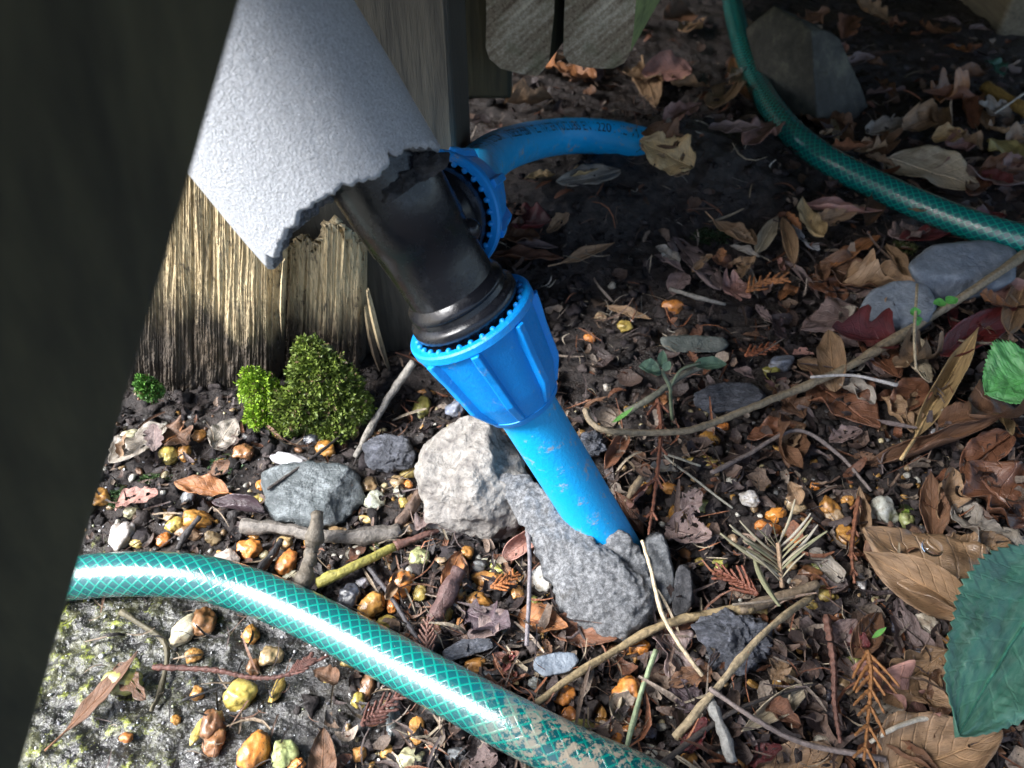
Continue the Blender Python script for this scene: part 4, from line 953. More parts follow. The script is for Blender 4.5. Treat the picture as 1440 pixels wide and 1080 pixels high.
# leaf litter further off and at the side, one by one
def scatter_leaves(n, x0, x1, y0, y1, lmin, lmax, cols):
    k = 0
    while k < n:
        x = RNG.uniform(x0, x1); y = RNG.uniform(y0, y1); p = G(x, y, .003)
        if 735 < x < 1110 and 215 < y < 345: continue
        if 640 < x < 905 and 165 < y < 235: continue
        L = RNG.uniform(lmin, lmax); a = RNG.uniform(0, 6.28); lift = RNG.uniform(0, .008)
        t = p + Vector((math.cos(a) * L, math.sin(a) * L, RNG.uniform(-.004, .008))); c = RNG.choice(cols); kd = RNG.choice(['oval', 'oval', 'ovate', 'tooth', 'lance', 'scrap', 'maple', 'oak', 'scrap'])
        V, Fc, UV = leaf_mesh(kd, L, L * RNG.uniform(.2, .42) * (.5 if kd == 'lance' else 1), RNG.randint(0, 9999), RNG.choice([.5, .8, 1.2, 2.0]), RNG.uniform(-.3, 1.1), RNG.uniform(0, .35), RNG.uniform(.15, .45), 24, 12, twist=RNG.uniform(-.7, .7))
        j = RNG.uniform(.7, 1.15); o = mk('leaf', V, Fc, M['leaf'], uvs=UV, color=tuple(q * j for q in LC[c])); b = p + Vector((0, 0, lift)); place(o, b, t + Vector((0, 0, lift)), RNG.uniform(-30, 30))
        bx, by = topx((b + t) * .5); sh = 'curled ' if False else {'lance': 'narrow ', 'scrap': 'ragged ', 'maple': 'lobed ', 'oak': 'lobed ', 'tooth': 'toothed '}.get(kd, '')
        if -20 < bx < 1460 and -20 < by < 1100: small(o, f'{sh}{LCN[c]} leaf', bx, by, 'leaf', 'dead leaves and leaf scraps on the ground')
        else: small(o, f'{sh}{LCN[c]} leaf', bx, by, 'leaf', 'dead leaves and leaf scraps on the ground')
        k += 1
BR = ['brown', 'brown', 'russet', 'tan', 'mauve', 'tan', 'grey', 'orange', 'pink']
scatter_leaves(62, 700, 1440, 30, 205, .020, .050, BR)
scatter_leaves(46, 1090, 1440, 190, 640, .018, .042, BR + ['crimson', 'straw'])
scatter_leaves(14, 930, 1130, 330, 450, .010, .022, BR)
scatter_leaves(12, 1180, 1440, 640, 1075, .016, .032, BR)
scatter_leaves(12, 700, 1150, 420, 760, .008, .016, BR)
scatter_leaves(8, 450, 1150, 780, 1060, .008, .016, BR)
scatter_leaves(7, 150, 600, 590, 760, .008, .016, BR)

# ------------------------------------------------------------------ TWIGS, STEMS
def twig(pts, r0, r1, col, label, name='twig', cat='twig', rough=.18, knots=2, mat='bark', seg=10):
    P = [G(x, y, dz) for x, y, dz in pts]; Q = path_pts(P, 7); n = len(Q); R = []
    rr = random.Random(len(label) * 7 + n)
    for i, p in enumerate(Q):
        R.append((r0 + (r1 - r0) * i / n) * depth(p) / F)
    Q = [p + Vector((rr.uniform(-1, 1), rr.uniform(-1, 1), rr.uniform(-1, 1))) * R[i] * .12 for i, p in enumerate(Q)]
    O = Q[n // 2]; V, Fc, UV = tube(rel(Q, O), R, seg, rough, rr.uniform(0, 50), knots=knots)
    o = mk(name, V, Fc, M[mat], uvs=UV, color=col); o.location = O; tag(o, label, cat); return o
BK = (.28, .21, .13); DK = (.05, .04, .035); GY = (.26, .24, .21)
twig([(822, 575, .032), (832, 594, .030), (856, 606, .028), (910, 608, .024), (965, 606, .020), (1010, 592, .018), (1060, 572, .016), (1120, 548, .014), (1180, 522, .013), (1240, 488, .012), (1310, 445, .014), (1380, 400, .016), (1450, 352, .016)], 4.4, 6.2, (.29, .23, .15), 'long curved pale branch with a blunt knobbly tip lying across the leaves', 'branch', 'branch', .06, 5)
twig([(582, 510, .030), (556, 545, .020), (528, 590, .010), (500, 642, .004)], 6, 4, GY, 'grey twig leaning from the rotten post down past the moss clump')
twig([(446, 722, .024), (441, 760, .018), (434, 790, .014), (424, 828, .012)], 9, 10, (.12, .10, .075), 'short upright mossy twig stub over the near green hose', rough=.25, knots=3)
twig([(340, 740, .004), (400, 744, .007), (450, 754, .007), (505, 754, .006), (562, 748, .004)], 8, 10, (.17, .15, .13), 'rough grey-brown stick lying crossways below the slate slab', rough=.35, knots=4)
twig([(446, 820, .010), (490, 800, .009), (556, 768, .006)], 8, 6, (.30, .27, .06), 'smooth yellow-green stick pointing up to the pale boulder', rough=.05, knots=1)
twig([(556, 768, .006), (590, 755, .006), (620, 745, .004)], 6, 3, (.13, .06, .045), 'broken reddish-brown twig end just beyond the yellow-green stick', rough=.4)
twig([(742, 742, .022), (745, 800, .016), (741, 908, .012)], 2.6, 3.4, (.17, .15, .16), 'thin straight purple-grey twig left of the torn foam scrap', rough=.08, knots=1)
twig([(738, 1000, .006), (800, 955, .008), (865, 915, .008), (930, 880, .010), (1000, 862, .008), (1060, 855, .007)], 4.5, 6, (.32, .24, .13), 'long tan twig passing below the torn foam scrap', rough=.15, knots=6)
twig([(1040, 858, .008), (1090, 842, .008), (1150, 822, .008)], 8, 6, (.20, .15, .10), 'brown twig under the fir sprig', rough=.2)
twig([(903, 760, .026), (915, 800, .020), (930, 860, .016), (955, 905, .012), (988, 950, .008)], 2.6, 3.4, (.52, .42, .28), 'slim straw-coloured leaf stalk slanting from the blue pipe foot', 'stalk', 'stalk', .04, 1)
twig([(922, 915, .010), (900, 980, .010), (879, 1060, .008)], 4, 3.4, (.28, .34, .20), 'pale green stem below the torn foam scrap', 'stalk', 'stalk', .05, 1, 'stem')
twig([(950, 1038, .006), (1010, 965, .012), (1060, 905, .016), (1100, 868, .014), (1142, 838, .010)], 5, 4, (.36, .28, .17), 'fibrous tan stalk lying diagonally over the flaky dark bark', rough=.35, knots=5)
twig([(998, 968, .014), (1060, 1010, .012), (1130, 1045, .010), (1245, 1068, .008)], 3, 4.5, (.24, .19, .17), 'slender mauve-brown twig in the near right, running off the fibrous stalk', rough=.06)
twig([(925, 1078, .006), (1000, 1020, .008), (1060, 988, .008), (1150, 960, .006)], 4, 2, DK, 'thin black twig crossing beneath the grey stub', rough=.15)
twig([(998, 985, .010), (1013, 1020, .008), (1030, 1072, .008)], 6, 8, (.30, .29, .27), 'grey weathered stub standing near the bottom between two twigs', rough=.3, knots=3)
twig([(362, 806, .008), (382, 782, .006), (396, 758, .004)], 6, 4, (.02, .02, .022), 'black charred stick just left of the upright twig stub', rough=.15)
twig([(518, 798, .006), (545, 832, .006), (575, 880, .008), (592, 905, .010)], 3.4, 2.6, (.06, .055, .06), 'thin dark twig slanting down to the near green hose', rough=.1)
twig([(524, 800, .004), (530, 815, .005), (545, 828, .004)], 3, 3, (.05, .045, .05), 'short bent dark twig beside the charcoal pebble', rough=.1)
twig([(1140, 530, .020), (1200, 528, .018), (1262, 542, .016)], 2, 2.4, (.40, .38, .37), 'thin pale twig over the curved pale branch', rough=.1)
twig([(880, 706, .006), (890, 690, .008), (903, 671, .010)], 4, 5, BK, 'short tan twig beside the blue pipe foot', rough=.2)
twig([(250, 772, .004), (264, 748, .010), (281, 727, .016)], 4, 3.4, (.035, .03, .03), 'short black twig laid over the round amber pebble', rough=.1)
twig([(376, 688, .010), (420, 658, .010), (460, 628, .008), (484, 608, .006)], 2.4, 1.5, DK, 'fine dark twig crossing the slate slab', rough=.1)
twig([(1224, 1044, .008), (1250, 1028, .012), (1290, 1012, .012), (1332, 1008, .010)], 3, 3.6, (.52, .47, .38), 'curved white stem near the bottom beside the orange cedar spray', 'stalk', 'stalk', .05, 1, 'stem')
twig([(942, 406, .004), (980, 418, .004), (1020, 428, .004)], 3, 2.4, GY, 'straight grey twig in the brown leaves under the soil mound', rough=.1)
twig([(1030, 850, .012), (1075, 846, .012), (1130, 838, .012)], 1.8, 2.2, (.22, .18, .14), 'fine straight stalk lying over the fir sprig foot', 'stalk', 'stalk', .05, 0)
twig([(1395, 162, .010), (1445, 128, .016)], 1.8, 1.8, (.45, .42, .36), 'fine pale stalk in the far right leaves', 'stalk', 'stalk', .04, 0)
twig([(610, 872, .006), (628, 838, .010), (645, 802, .012)], 11, 7, (.10, .055, .05), 'ridged dark brown cone-like twig standing among amber pebbles', rough=.4, knots=5)
twig([(556, 742, .004), (575, 718, .006), (592, 692, .008)], 5, 9, (.11, .07, .05), 'short splintered brown stick touching the pale boulder', rough=.4)
twig([(170, 860, .003), (232, 905, .003), (226, 968, .003), (212, 1000, .003)], 4, 3, (.10, .085, .05), 'flattened olive twig on the slick patch', rough=.3)
twig([(340, 930, .004), (322, 960, .003), (256, 985, .003)], 2, 1.4, (.02, .02, .022), 'hair-thin black rootlet on the slick patch', rough=.1)
twig([(1290, 400, .030), (1286, 470, .028), (1288, 520, .022)], 2, 2, (.33, .27, .18), 'upright tan midrib over the smaller blue-grey stone', 'stalk', 'stalk', .05, 0)
twig([(985, 655, .008), (930, 640, .008), (1030, 690, .006), (1060, 720, .006)][0:1] + [(935, 640, .008), (985, 680, .006), (1030, 715, .006)], 1.8, 1.8, (.25, .24, .2), 'thin greenish stalk below the curved pale branch', 'stalk', 'stalk', .04, 0)
twig([(1225, 690, .006), (1180, 640, .008), (1120, 605, .010), (1050, 640, .008), (1000, 665, .006)], 2.4, 3.4, (.16, .13, .12), 'grey-brown twig arching under the curved pale branch', rough=.1)
twig([(880, 580, .008), (915, 560, .014), (960, 528, .018), (1000, 510, .020)], 5, 4, (.12, .12, .09), 'dark twig beneath the seedling', rough=.15)
twig([(1385, 122, .006), (1450, 160, .010)], 9, 9, (.30, .19, .05), 'amber strip of wood among far right leaves', 'wood_strip', 'wood', .1, 0)

# seedling
def seedling():
    root = empty('seedling', G(945, 600, 0)); O = Vector(root.location)
    tag(root, 'small grey-green seedling with a few leaves on a forked stem', 'seedling')
    def st(pts, r):
        Q = path_pts([G(x, y, z) for x, y, z in pts], 6); V, Fc, UV = tube(rel(Q, O), [r * depth(q) / F for q in Q], 8); mk('stem', V, Fc, M['stem'], root, color=(.13, .16, .10))
    st([(946, 598, .0), (943, 560, .016), (942, 545, .022), (930, 520, .030)], 2.6); st([(942, 545, .022), (958, 520, .030), (985, 510, .032)], 2.2)
    for (xb, yb, xt, yt, wd, c) in ((928, 520, 898, 516, 26, 'teal'), (930, 518, 932, 494, 14, 'green'), (975, 514, 1022, 514, 27, 'teal'), (930, 526, 905, 520, 18, 'green'), (934, 522, 942, 508, 12, 'green')):
        b = G(xb, yb, .030); t = G(xt, yt, .032); L = (t - b).length; V, Fc, UV = leaf_mesh('oval', L, wd * .5 * depth(b) / F * 1.1, RNG.randint(0, 999), .5, .3, .15, .1, 16, 8)
        o = mk('leaf', V, Fc, M['green'], root, uvs=UV, color=(.07, .14, .09)); place(o, b - O, t - O, 0)
seedling()
def clover(x, y, r, label, ang):
    root = empty('clover_sprout', G(x, y, 0)); O = Vector(root.location); tag(root, label, 'sprout')
    P = G(x, y, .028)
    V, Fc, UV = tube(path_pts([Vector((0, 0, 0)), (P - O) * .5 + Vector((.002, 0, 0)), P - O], 5), .0004, 6); mk('stem', V, Fc, M['stem'], root, color=(.12, .25, .05))
    for a in ang:
        b = P - O; k = r * depth(P) / F; q = math.radians(a); t = b + Vector((math.cos(q) * k * 2, math.sin(q) * k * 1.6 * S, math.sin(q) * k * 1.6 * S))
        V, Fc, UV = leaf_mesh('oval', (t - b).length, k, RNG.randint(0, 999), .3, .1, .05, .05, 14, 8); o = mk('leaf', V, Fc, M['green'], root, uvs=UV, color=(.06, .33, .03)); place(o, b, t, 0)
clover(1287, 445, 8.5, 'pair of tiny bright green round leaves over the smaller blue-grey stone', (95, -75))
clover(1330, 425, 9, 'tiny green sprout beside the upright dark red leaf', (190, 20))
for (x, y, x2, y2, lab) in ((860, 596, 893, 574, 'tiny curved lime-green sliver near the blunt tip of the curved pale branch'), (1226, 898, 1248, 882, 'tiny lime-green sliver near the dark red crumpled scrap')):
    leaf('lime', 'lance', x, y, x2, y2, 7, .8, 0, .012, .016, .8, label=lab, mat='green', name='green_sliver')

# fir sprig
def fir():
    root = empty('fir_sprig', G(1100, 825, .006)); O = Vector(root.location); tag(root, 'dry fir sprig with long pale needles fanned from one stem', 'fir sprig')
    Q = path_pts([G(1100, 826, .010), G(1097, 795, .014), G(1094, 764, .018)], 8); V, Fc, UV = tube(rel(Q, O), [3.4 * depth(q) / F for q in Q], 8, .2); mk('stem', V, Fc, M['bark'], root, color=(.36, .24, .15))
    V, Fc, UV = tube([Vector((x / 12, .035 * math.sin(x / 12 * 3.14), 0)) for x in range(13)], [.010 + .022 * math.sin(.2 + x / 12 * 2.75) for x in range(13)], 6)
    V = [Vector((v.x, v.y, v.z * .5)) for v in V]; me = mesh('needle', V, Fc, M['stem'])
    N = [(1094, 766, 1118, 702, 12), (1094, 764, 1087, 736, 10), (1096, 770, 1140, 722, 12), (1097, 778, 1142, 728, 11), (1098, 787, 1136, 752, 12), (1100, 800, 1163, 747, 15), (1100, 812, 1132, 778, 14), (1098, 797, 1135, 765, 9), (1095, 775, 1064, 742, 12), (1094, 782, 1040, 732, 9),
         (1094, 788, 1026, 738, 14), (1095, 795, 1045, 760, 12), (1097, 805, 1013, 750, 14), (1098, 812, 1050, 775, 10), (1098, 818, 1062, 782, 8), (1060, 780, 1096, 852, 16), (1096, 768, 1102, 744, 9), (1093, 770, 1082, 752, 9), (1095, 790, 1030, 746, 7), (1099, 794, 1150, 738, 7), (1096, 800, 1036, 766, 8)]
    for xb, yb, xt, yt, z in N:
        b = G(xb, yb, .014); t = G(xt, yt, .014 + z * .0009 + .004); o = link('needle', me, root, RNG.choice([(.46, .41, .29), (.38, .35, .22), (.30, .30, .18), (.50, .46, .38)]))
        ax = (t - b); L = ax.length; ax.normalize(); sd2 = Vector((0, 0, 1)).cross(ax).normalized(); R = Matrix((ax, sd2 * RNG.choice((-1, 1)), ax.cross(sd2))).transposed()
        o.matrix_local = Matrix.Translation(b - O) @ R.to_4x4() @ Matrix.Scale(L, 4)
fir()
# cedar sprays
def cedar(pts, r, col, label, side=0, slen=30, lift=.010, dens=9, mode=1):
    P = [G(x, y, lift) for x, y in pts]; Q = path_pts(P, 16); O = Q[0]; parts = []
    def scaly(Qp, rr0):
        R = [rr0 * depth(q) / F * (1 - .5 * i / len(Qp)) * (1 + .45 * ((i % 3) / 2 - .4)) for i, q in enumerate(Qp)]
        v, f, u = tube(rel(Qp, O), R, 7, .15, RNG.uniform(0, 9)); parts.append((v, f))
    scaly(Q, r)
    if side:
        st = max(2, len(Q) // dens)
        for n_, i in enumerate(range(2, len(Q) - 1, st)):
            t = (Q[i + 1] - Q[i - 1]).normalized(); sd2 = Vector((0, 0, 1)).cross(t).normalized()
            for s_ in ((1, -1) if mode == 1 else (side,)):
                L = slen * depth(Q[i]) / F * RNG.uniform(.6, 1.1) * (1 - .5 * i / len(Q)); d = (t * .8 + sd2 * s_ * .75 + Vector((0, 0, RNG.uniform(-.1, .25)))).normalized()
                q = [Q[i] + d * L * k / 9 + t * L * .25 * (k / 9) ** 2 for k in range(10)]; scaly(q, r * .75)
    V, Fc = join(parts); o = mk('cedar_sprig', V, Fc, M['bark'], color=col); o.location = O; tag(o, label, 'cedar sprig'); return o
RB = (.10, .038, .028); OR = (.30, .13, .04)
cedar([(215, 938), (300, 942), (350, 952), (400, 950), (462, 922)], 4.2, RB, 'long rusty cedar twig lying on the slick patch behind the near pebbles', 0)
cedar([(405, 950), (425, 935), (440, 925)], 3, RB, 'short rusty cedar spray joining the long cedar twig', 1, 18)
cedar([(925, 562), (930, 600), (927, 640), (920, 700), (912, 752)], 3.8, (.18, .065, .035), 'upright rusty cedar stem beside the foot of the blue pipe', 1, 26, .020, 5)
cedar([(1220, 915), (1225, 950), (1222, 1000), (1215, 1070)], 4, OR, 'orange cedar spray in the near right', 1, 46, .014, 7)
cedar([(1162, 866), (1172, 930), (1174, 990), (1182, 1045)], 5.5, (.15, .07, .05), 'thick rusty scaly twig left of the orange cedar spray', 0)
cedar([(1066, 836), (1040, 818), (1005, 800)], 4, (.17, .055, .03), 'red-brown cedar spray left of the fir sprig foot', 1, 34, .010, 6)
cedar([(508, 1020), (530, 1002), (568, 972)], 4, RB, 'rusty cedar spray poking out under the near green hose', 1, 30, .010, 6)
cedar([(602, 925), (600, 900), (602, 868)], 3.4, (.16, .08, .06), 'brown cedar spray standing above the near green hose', 1, 26, .010, 6)
cedar([(690, 826), (712, 818), (728, 805)], 3, (.30, .10, .025), 'bright orange cedar fragment among the amber pebbles', 1, 20, .012, 5)
cedar([(1050, 410), (1075, 395), (1108, 392)], 3, (.38, .15, .05), 'orange cedar fragment under the pale lance leaves', 1, 26, .010, 6)
cedar([(1048, 500), (1070, 492), (1095, 485)], 3, (.36, .12, .05), 'orange cedar fragment right of the flat grey-green stone', 1, 18, .006, 5)
cedar([(1208, 700), (1198, 770), (1202, 820)], 4, (.18, .07, .035), 'rusty cedar twig between ochre pebbles left of the drop leaf', 1, 14, .010, 4)

# little dry seed heads
def seedhead(x, y, r, label, col):
    root = empty('seed_head', G(x, y, .004)); O = Vector(root.location); tag(root, label, 'seed head')
    for i in range(11):
        a = RNG.uniform(0, 6.28); el = RNG.uniform(.1, 1.2); L = r * depth(O) / F * RNG.uniform(.7, 1.2); b = Vector((0, 0, .001)); t = b + Vector((math.cos(a) * math.cos(el), math.sin(a) * math.cos(el), math.sin(el))) * L
        V, Fc, UV = leaf_mesh('oval', L, L * .33, RNG.randint(0, 999), 1.2, .8, .2, .3, 10, 6); o = mk('bract', V, Fc, M['leaf'], root, uvs=UV, color=tuple(q * RNG.uniform(.7, 1.2) for q in col)); place(o, b, t, RNG.uniform(-40, 40))
seedhead(715, 930, 20, 'crumpled rust-brown seed head right of the near hose', (.30, .13, .08)); seedhead(722, 955, 14, 'smaller crumpled brown seed head under the rust-brown one', (.24, .11, .07)); seedhead(1090, 548, 24, 'spiky mauve-brown seed head on the curved pale branch', (.22, .15, .13))

# ------------------------------------------------------------------ MOSS
def moss(clumps, name, label, n, bright, dark, seed, leafpx=4.6, stuff=False):
    rg = np.random.default_rng(seed); Vs = []; Cs = []
    C0 = np.array(max(clumps, key=lambda c: c[2])[0])
    for (C, R, wgt) in clumps:
        m = int(n * wgt); d = rg.normal(size=(m, 3)); d[:, 1] = -abs(d[:, 1]) * 1.0 + .25 * d[:, 1]; d[:, 2] = np.where(d[:, 2] < 0, d[:, 2] * .8, d[:, 2]); d /= np.linalg.norm(d, axis=1)[:, None]
        lump = np.array([MN.noise(Vector(q * 2.6)) for q in d]) * .30 + np.array([MN.noise(Vector(q * 7)) for q in d]) * .16
        rr = (1 + lump) * np.where(rg.uniform(0, 1, m) < .06, rg.uniform(1.0, 1.16, m), rg.uniform(.76, 1.04, m))
        P = np.array(C) + d * rr[:, None] * np.array(R)
        ls = leafpx * .40 / F
        for k in range(3):
            t1 = rg.normal(size=(m, 3)); t1 /= np.linalg.norm(t1, axis=1)[:, None]; out = d * .9 + t1 * .8; out /= np.linalg.norm(out, axis=1)[:, None]
            sd2 = np.cross(out, rg.normal(size=(m, 3))); sd2 /= np.linalg.norm(sd2, axis=1)[:, None]
            L = ls * rg.uniform(.7, 1.5, m)[:, None]; W = L * .28
            Vs.append(np.stack([P - out * L * .3, P + out * L * .3 + sd2 * W, P + out * L, P + out * L * .3 - sd2 * W], 1))
            hue = rg.uniform(0, 1, m)[:, None] * .6 + np.clip(lump * 1.6 + .4, 0, 1)[:, None] * .4
            pat = np.clip(np.array([MN.noise(Vector(q * 3.1 + 5)) for q in d]) * 2.2 + .45, 0, 1)[:, None]
            br = np.array([(.19, .13, .07)]) * rg.uniform(.5, 1.2, m)[:, None]
            c = np.array(dark) * (1 - hue) + np.array(bright) * hue; c = np.where(rg.uniform(0, 1, m)[:, None] < .22 * pat, br, c)
            Cs.append(np.repeat(c[:, None, :], 4, 1))
    V = np.concatenate(Vs).reshape(-1, 3) - C0; Cc = np.concatenate(Cs).reshape(-1, 3); Fc = np.arange(len(V)).reshape(-1, 4)
    # soft inner cushion so nothing shows through
    parts = [(V, Fc, Cc)]
    vi, fi = ICO[3]; off = len(V); VV = [V]; CC = [Cc]; F4 = [Fc]
    o = bigmesh(name, V, Fc, M['moss'], Cc, smooth=False); o.location = C0
    for (C, R, wgt) in clumps:
        if wgt < .1: continue
        w2 = vi * (1 + .25 * n3(vi, 1.4, seed))[:, None] * np.array(R) * .84 + np.array(C) - C0
        cu = mk('cushion', w2.tolist(), fi.tolist(), m_flat_cache('moss_core', tuple(np.array(dark) * .5)), o)
    tag(o, label, 'moss'); return o
_mc = {}
def m_flat_cache(n, c):
    if n not in _mc: _mc[n] = m_flat(n, c, .9)
    return _mc[n]
def mo(x, y, Y): return PY(x, y, Y)
k4 = .385 / F
moss([(mo(402, 598, .256), (20 * k4, 16 * k4, 12 * k4), .06), (mo(470, 604, .254), (26 * k4, 18 * k4, 12 * k4), .07), (mo(505, 575, .262), (14 * k4, 16 * k4, 22 * k4), .05), (mo(455, 528, .272), (46 * k4, 40 * k4, 48 * k4), .55), (mo(475, 560, .268), (44 * k4, 38 * k4, 50 * k4), .35), (mo(425, 572, .262), (42 * k4, 34 * k4, 38 * k4), .28), (mo(440, 495, .278), (26 * k4, 26 * k4, 26 * k4), .16)], 'moss_clump', 'big rounded cushion of dark and bright green moss at the foot of the rotten post', 9500, (.22, .30, .04), (.045, .07, .015), 3)
moss([(mo(368, 545, .268), (27 * k4, 26 * k4, 36 * k4), .6), (mo(372, 580, .262), (25 * k4, 24 * k4, 28 * k4), .4)], 'moss_clump', 'smaller vivid lime-green moss tuft left of the big moss cushion', 4200, (.36, .55, .03), (.10, .19, .02), 4, 4.0)
moss([(mo(210, 543, .272), (16 * k4, 16 * k4, 20 * k4), 1)], 'moss_clump', 'tiny green moss tuft beside the leaning timber', 900, (.14, .34, .05), (.03, .08, .02), 5)
def mflat(x, y, rx, ry, label, n, b, d, seed):
    p = G(x, y, 0); k = depth(p) / F; moss([((p.x, p.y, p.z), (rx * k, ry * k * 1.3, ry * k * .45), 1)], 'moss_patch', label, n, b, d, seed, 3.2)
mflat(318, 650, 22, 16, 'low wet moss patch between the cupped grey-tan leaf and white pebble', 900, (.12, .24, .09), (.03, .07, .03), 6)
mflat(225, 672, 30, 12, 'thin mossy film below the two amber pebbles beside the leaning timber', 900, (.09, .17, .05), (.03, .06, .03), 7)
mflat(165, 695, 16, 16, 'faint moss patch against the leaning timber', 500, (.10, .20, .07), (.03, .06, .03), 8)
mflat(1003, 330, 30, 16, 'dark moss on the soil mound', 900, (.03, .07, .02), (.012, .025, .01), 9)
mflat(1275, 722, 14, 16, 'little yellow-green moss tuft beside the white pebble', 700, (.28, .38, .06), (.08, .13, .02), 10)
mflat(1140, 885, 26, 14, 'small moss patch around the rusty scaly twig', 700, (.07, .12, .03), (.02, .04, .015), 11)
mflat(1270, 345, 16, 14, 'dull moss above the larger blue-grey stone', 500, (.12, .14, .04), (.03, .05, .02), 12)

# ------------------------------------------------------------------ STUFF: crumbs, litter, grit, fibres
def world_scatter(n, x0, x1, y0, y1, seed, keep=None):
    rg = np.random.default_rng(seed); out = []
    px = rg.uniform(x0, x1, n * 2); py = rg.uniform(y0, y1, n * 2)
    a = (px - 720) / F; b = (540 - py) / F; rz = (b - 1) * S; t = -CAM_H / rz
    X = a * t; Y = (1 + b) * S * t
    ok = np.ones(len(X), bool)
    if keep is not None: ok = keep(X, Y, px, py, rg)
    X = X[ok][:n]; Y = Y[ok][:n]; return X, Y, hg(X, Y), rg
def instances(name, base, n, X, Y, Z, rg, smin, smax, cols, mat, label, cat, flat=1., lift=.2, power=2.):
    BV, BF = base; m = len(X); s_ = smin + (smax - smin) * rg.uniform(0, 1, m) ** power
    q = rg.normal(size=(m, 4)); q /= np.linalg.norm(q, axis=1)[:, None]; w_, x, y, z = q.T
    R = np.stack([1 - 2 * (y * y + z * z), 2 * (x * y - z * w_), 2 * (x * z + y * w_), 2 * (x * y + z * w_), 1 - 2 * (x * x + z * z), 2 * (y * z - x * w_), 2 * (x * z - y * w_), 2 * (y * z + x * w_), 1 - 2 * (x * x + y * y)], -1).reshape(m, 3, 3)
    an = rg.uniform(.55, 1.2, (m, 3)); an[:, 2] *= flat
    P = (BV[rg.integers(0, len(BV), m)] if BV.ndim == 3 else np.repeat(BV[None], m, 0)) * an[:, None, :]
    P = np.einsum('mij,mvj->mvi', R, P) * s_[:, None, None]; P[:, :, 2] *= .8
    P += np.stack([X, Y, Z + s_ * lift], -1)[:, None, :]
    k = P.shape[1]; Fc = (BF[None] + (np.arange(m) * k)[:, None, None]).reshape(-1, BF.shape[1])
    c = np.array(cols)[rg.integers(0, len(cols), m)] * rg.uniform(.6, 1.3, (m, 1)); C = np.repeat(c[:, None, :], k, 1).reshape(-1, 3)
    o = bigmesh(name, P.reshape(-1, 3), Fc, mat, C); tag(o, label, cat, kind='stuff'); return o
def variants(sub, k, amp, sc_):
    V, Fc = ICO[sub]; return np.stack([V * (1 + amp * n3(V, sc_, i + 70))[:, None] for i in range(k)]), Fc
soilkeep = lambda X, Y, px, py, rg: (concrete_mask(X, Y) < rg.uniform(.0, 1.0, len(X)) ** 3) & ~((py < 350) & (rg.uniform(0, 1, len(X)) < .5))
X, Y, Z, rg = world_scatter(9500, -60, 1500, 120, 1120, 21, soilkeep)
instances('soil_crumbs', variants(2, 10, 1.0, 2.2), 0, X, Y, Z, rg, .0006, .0042, [(.020, .016, .016), (.035, .028, .027), (.012, .010, .010), (.055, .044, .042), (.025, .02, .022)], M['soil'], 'dark crumbs of damp soil strewn over the ground', 'soil crumbs', .8, .25, 2.6)
X, Y, Z, rg = world_scatter(1500, -60, 1500, 560, 1120, 22, lambda X, Y, px, py, rg: concrete_mask(X, Y) < rg.uniform(.0, 1.0, len(X)) * .6)
instances('grit', variants(2, 6, .25, .9), 0, X, Y, Z, rg, .0008, .0026, [(.40, .22, .06), (.30, .2, .1), (.45, .38, .22), (.12, .12, .12), (.2, .1, .05), (.5, .48, .42)], M['grit'], 'fine amber and grey grit between the pebbles', 'grit', .8, .3, 2.0)
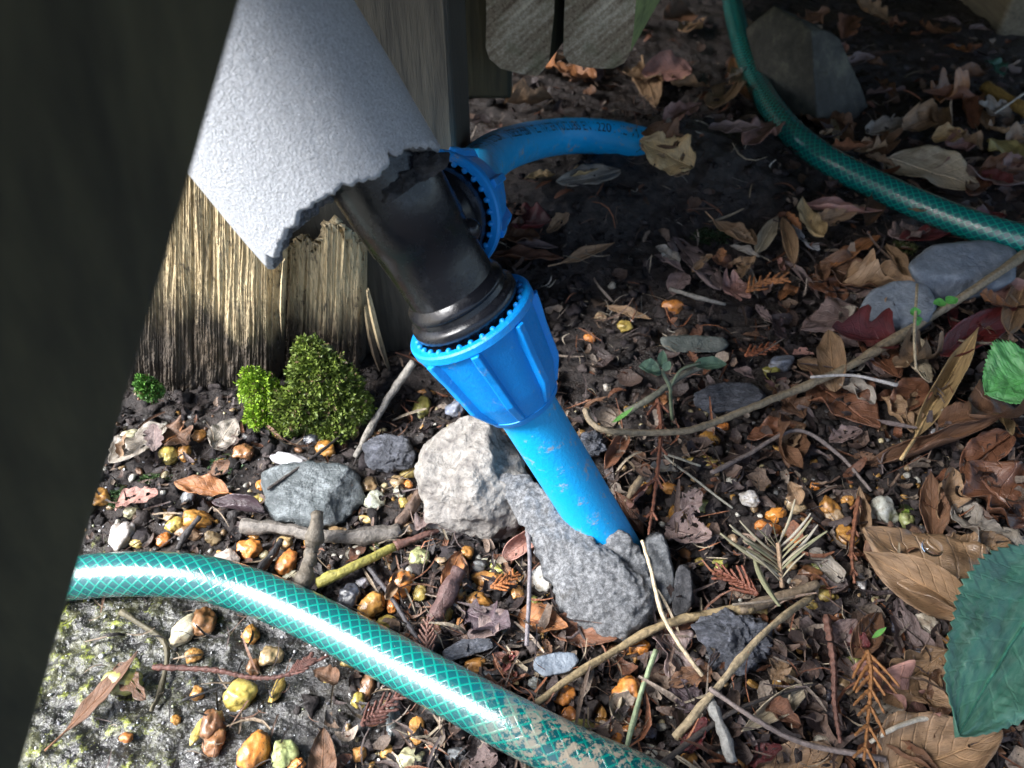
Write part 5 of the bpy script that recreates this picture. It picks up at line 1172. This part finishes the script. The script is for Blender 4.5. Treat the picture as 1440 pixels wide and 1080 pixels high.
def litter(n, x0, x1, y0, y1, seed, lmin, lmax, cols, wmul, name, label, lift=.0025, keep=None):
    X, Y, Z, rg = world_scatter(n, x0, x1, y0, y1, seed, keep); m = len(X); k = 5
    L = lmin + (lmax - lmin) * rg.uniform(0, 1, m) ** 1.8; W = L * rg.uniform(.12, .5, m) * wmul; a = rg.uniform(0, 6.28, m); tilt = rg.normal(0, .28, m); roll = rg.normal(0, .5, m); bend = rg.normal(0, .9, m); cur = rg.normal(0, .5, m)
    t = np.linspace(-.5, .5, k)
    d = np.stack([np.cos(a) * np.cos(tilt), np.sin(a) * np.cos(tilt), np.sin(tilt)], -1); s1 = np.stack([-np.sin(a), np.cos(a), 0 * a], -1); u = np.cross(d, s1)
    sd2 = s1 * np.cos(roll)[:, None] + u * np.sin(roll)[:, None]; up = np.cross(d, sd2)
    C = np.stack([X, Y, Z + lift + abs(np.sin(tilt)) * L * .3 + rg.uniform(0, .002, m)], -1)
    V = np.empty((m, k, 3, 3))
    for i in range(k):
        wd = W * (math.sin(math.pi * (i + .45) / k) ** .7) * rg.uniform(.7, 1.25, m)
        ctr = C + d * (t[i] * L)[:, None] + up * (bend * L * (t[i] ** 2))[:, None] + sd2 * (cur * L * t[i] ** 2)[:, None]
        V[:, i, 0] = ctr - sd2 * wd[:, None]; V[:, i, 1] = ctr + up * (-wd * .45)[:, None]; V[:, i, 2] = ctr + sd2 * wd[:, None]
    V = V.reshape(m, -1, 3); fb = []
    for i in range(k - 1):
        for j in range(2): fb.append((i * 3 + j, i * 3 + j + 1, (i + 1) * 3 + j + 1, (i + 1) * 3 + j))
    Fc = (np.array(fb)[None] + (np.arange(m) * k * 3)[:, None, None]).reshape(-1, 4)
    c = np.array(cols)[rg.integers(0, len(cols), m)] * rg.uniform(.55, 1.25, (m, 1)); Cc = np.repeat(c[:, None, :], k * 3, 1).reshape(-1, 3)
    o = bigmesh(name, V.reshape(-1, 3), Fc, M['litter'], Cc); tag(o, label, 'leaf litter', kind='stuff'); return o
BRN = [(.07, .045, .036), (.12, .078, .06), (.05, .033, .03), (.10, .075, .072), (.16, .11, .08), (.15, .06, .03), (.035, .025, .025), (.24, .19, .15)]
litter(2700, 640, 1500, 40, 1120, 31, .003, .014, BRN, .8, 'leaf_litter', 'small broken brown bits of leaf over the soil', keep=lambda X, Y, px, py, rg: ~((px > 740) & (px < 1090) & (py > 215) & (py < 480) & (rg.uniform(0, 1, len(px)) < .88)))
litter(1000, 120, 760, 560, 1120, 32, .002, .009, BRN + [(.03, .025, .025)] * 4, .6, 'leaf_litter', 'dark sodden bits of leaf among the amber pebbles', .0015, keep=lambda X, Y, px, py, rg: concrete_mask(X, Y) < .6)
litter(1700, 560, 1500, 60, 1120, 33, .006, .026, BRN + [(.34, .28, .2), (.3, .12, .06)], .09, 'plant_fibres', 'thin brown stalk bits and fibres across the soil', .004)
litter(450, 140, 900, 560, 1120, 34, .004, .018, [(.03, .025, .025), (.06, .04, .035), (.15, .08, .05), (.2, .15, .1)], .10, 'plant_fibres', 'thin dark rootlets and fibres among the pebbles', .003)
litter(110, 760, 1150, 215, 520, 35, .004, .012, [(.42, .36, .28), (.5, .46, .4)], .10, 'root_hairs', 'tiny pale root threads on the dark soil', .003)
X, Y, Z, rg = world_scatter(700, 40, 620, 640, 1120, 41)  # pale specks added where the wet surface lacks glints
instances('glint_specks', variants(1, 4, .3, 1.), 0, X, Y, Z, rg, .0003, .0011, [(.6, .62, .66), (.4, .42, .46), (.45, .48, .30), (.2, .2, .22), (.7, .7, .7)], M['grit'], 'tiny pale wet specks added to stand in for glints on the slick dark mud', 'glint specks', .6, .5, 2.5)
finish_labels()
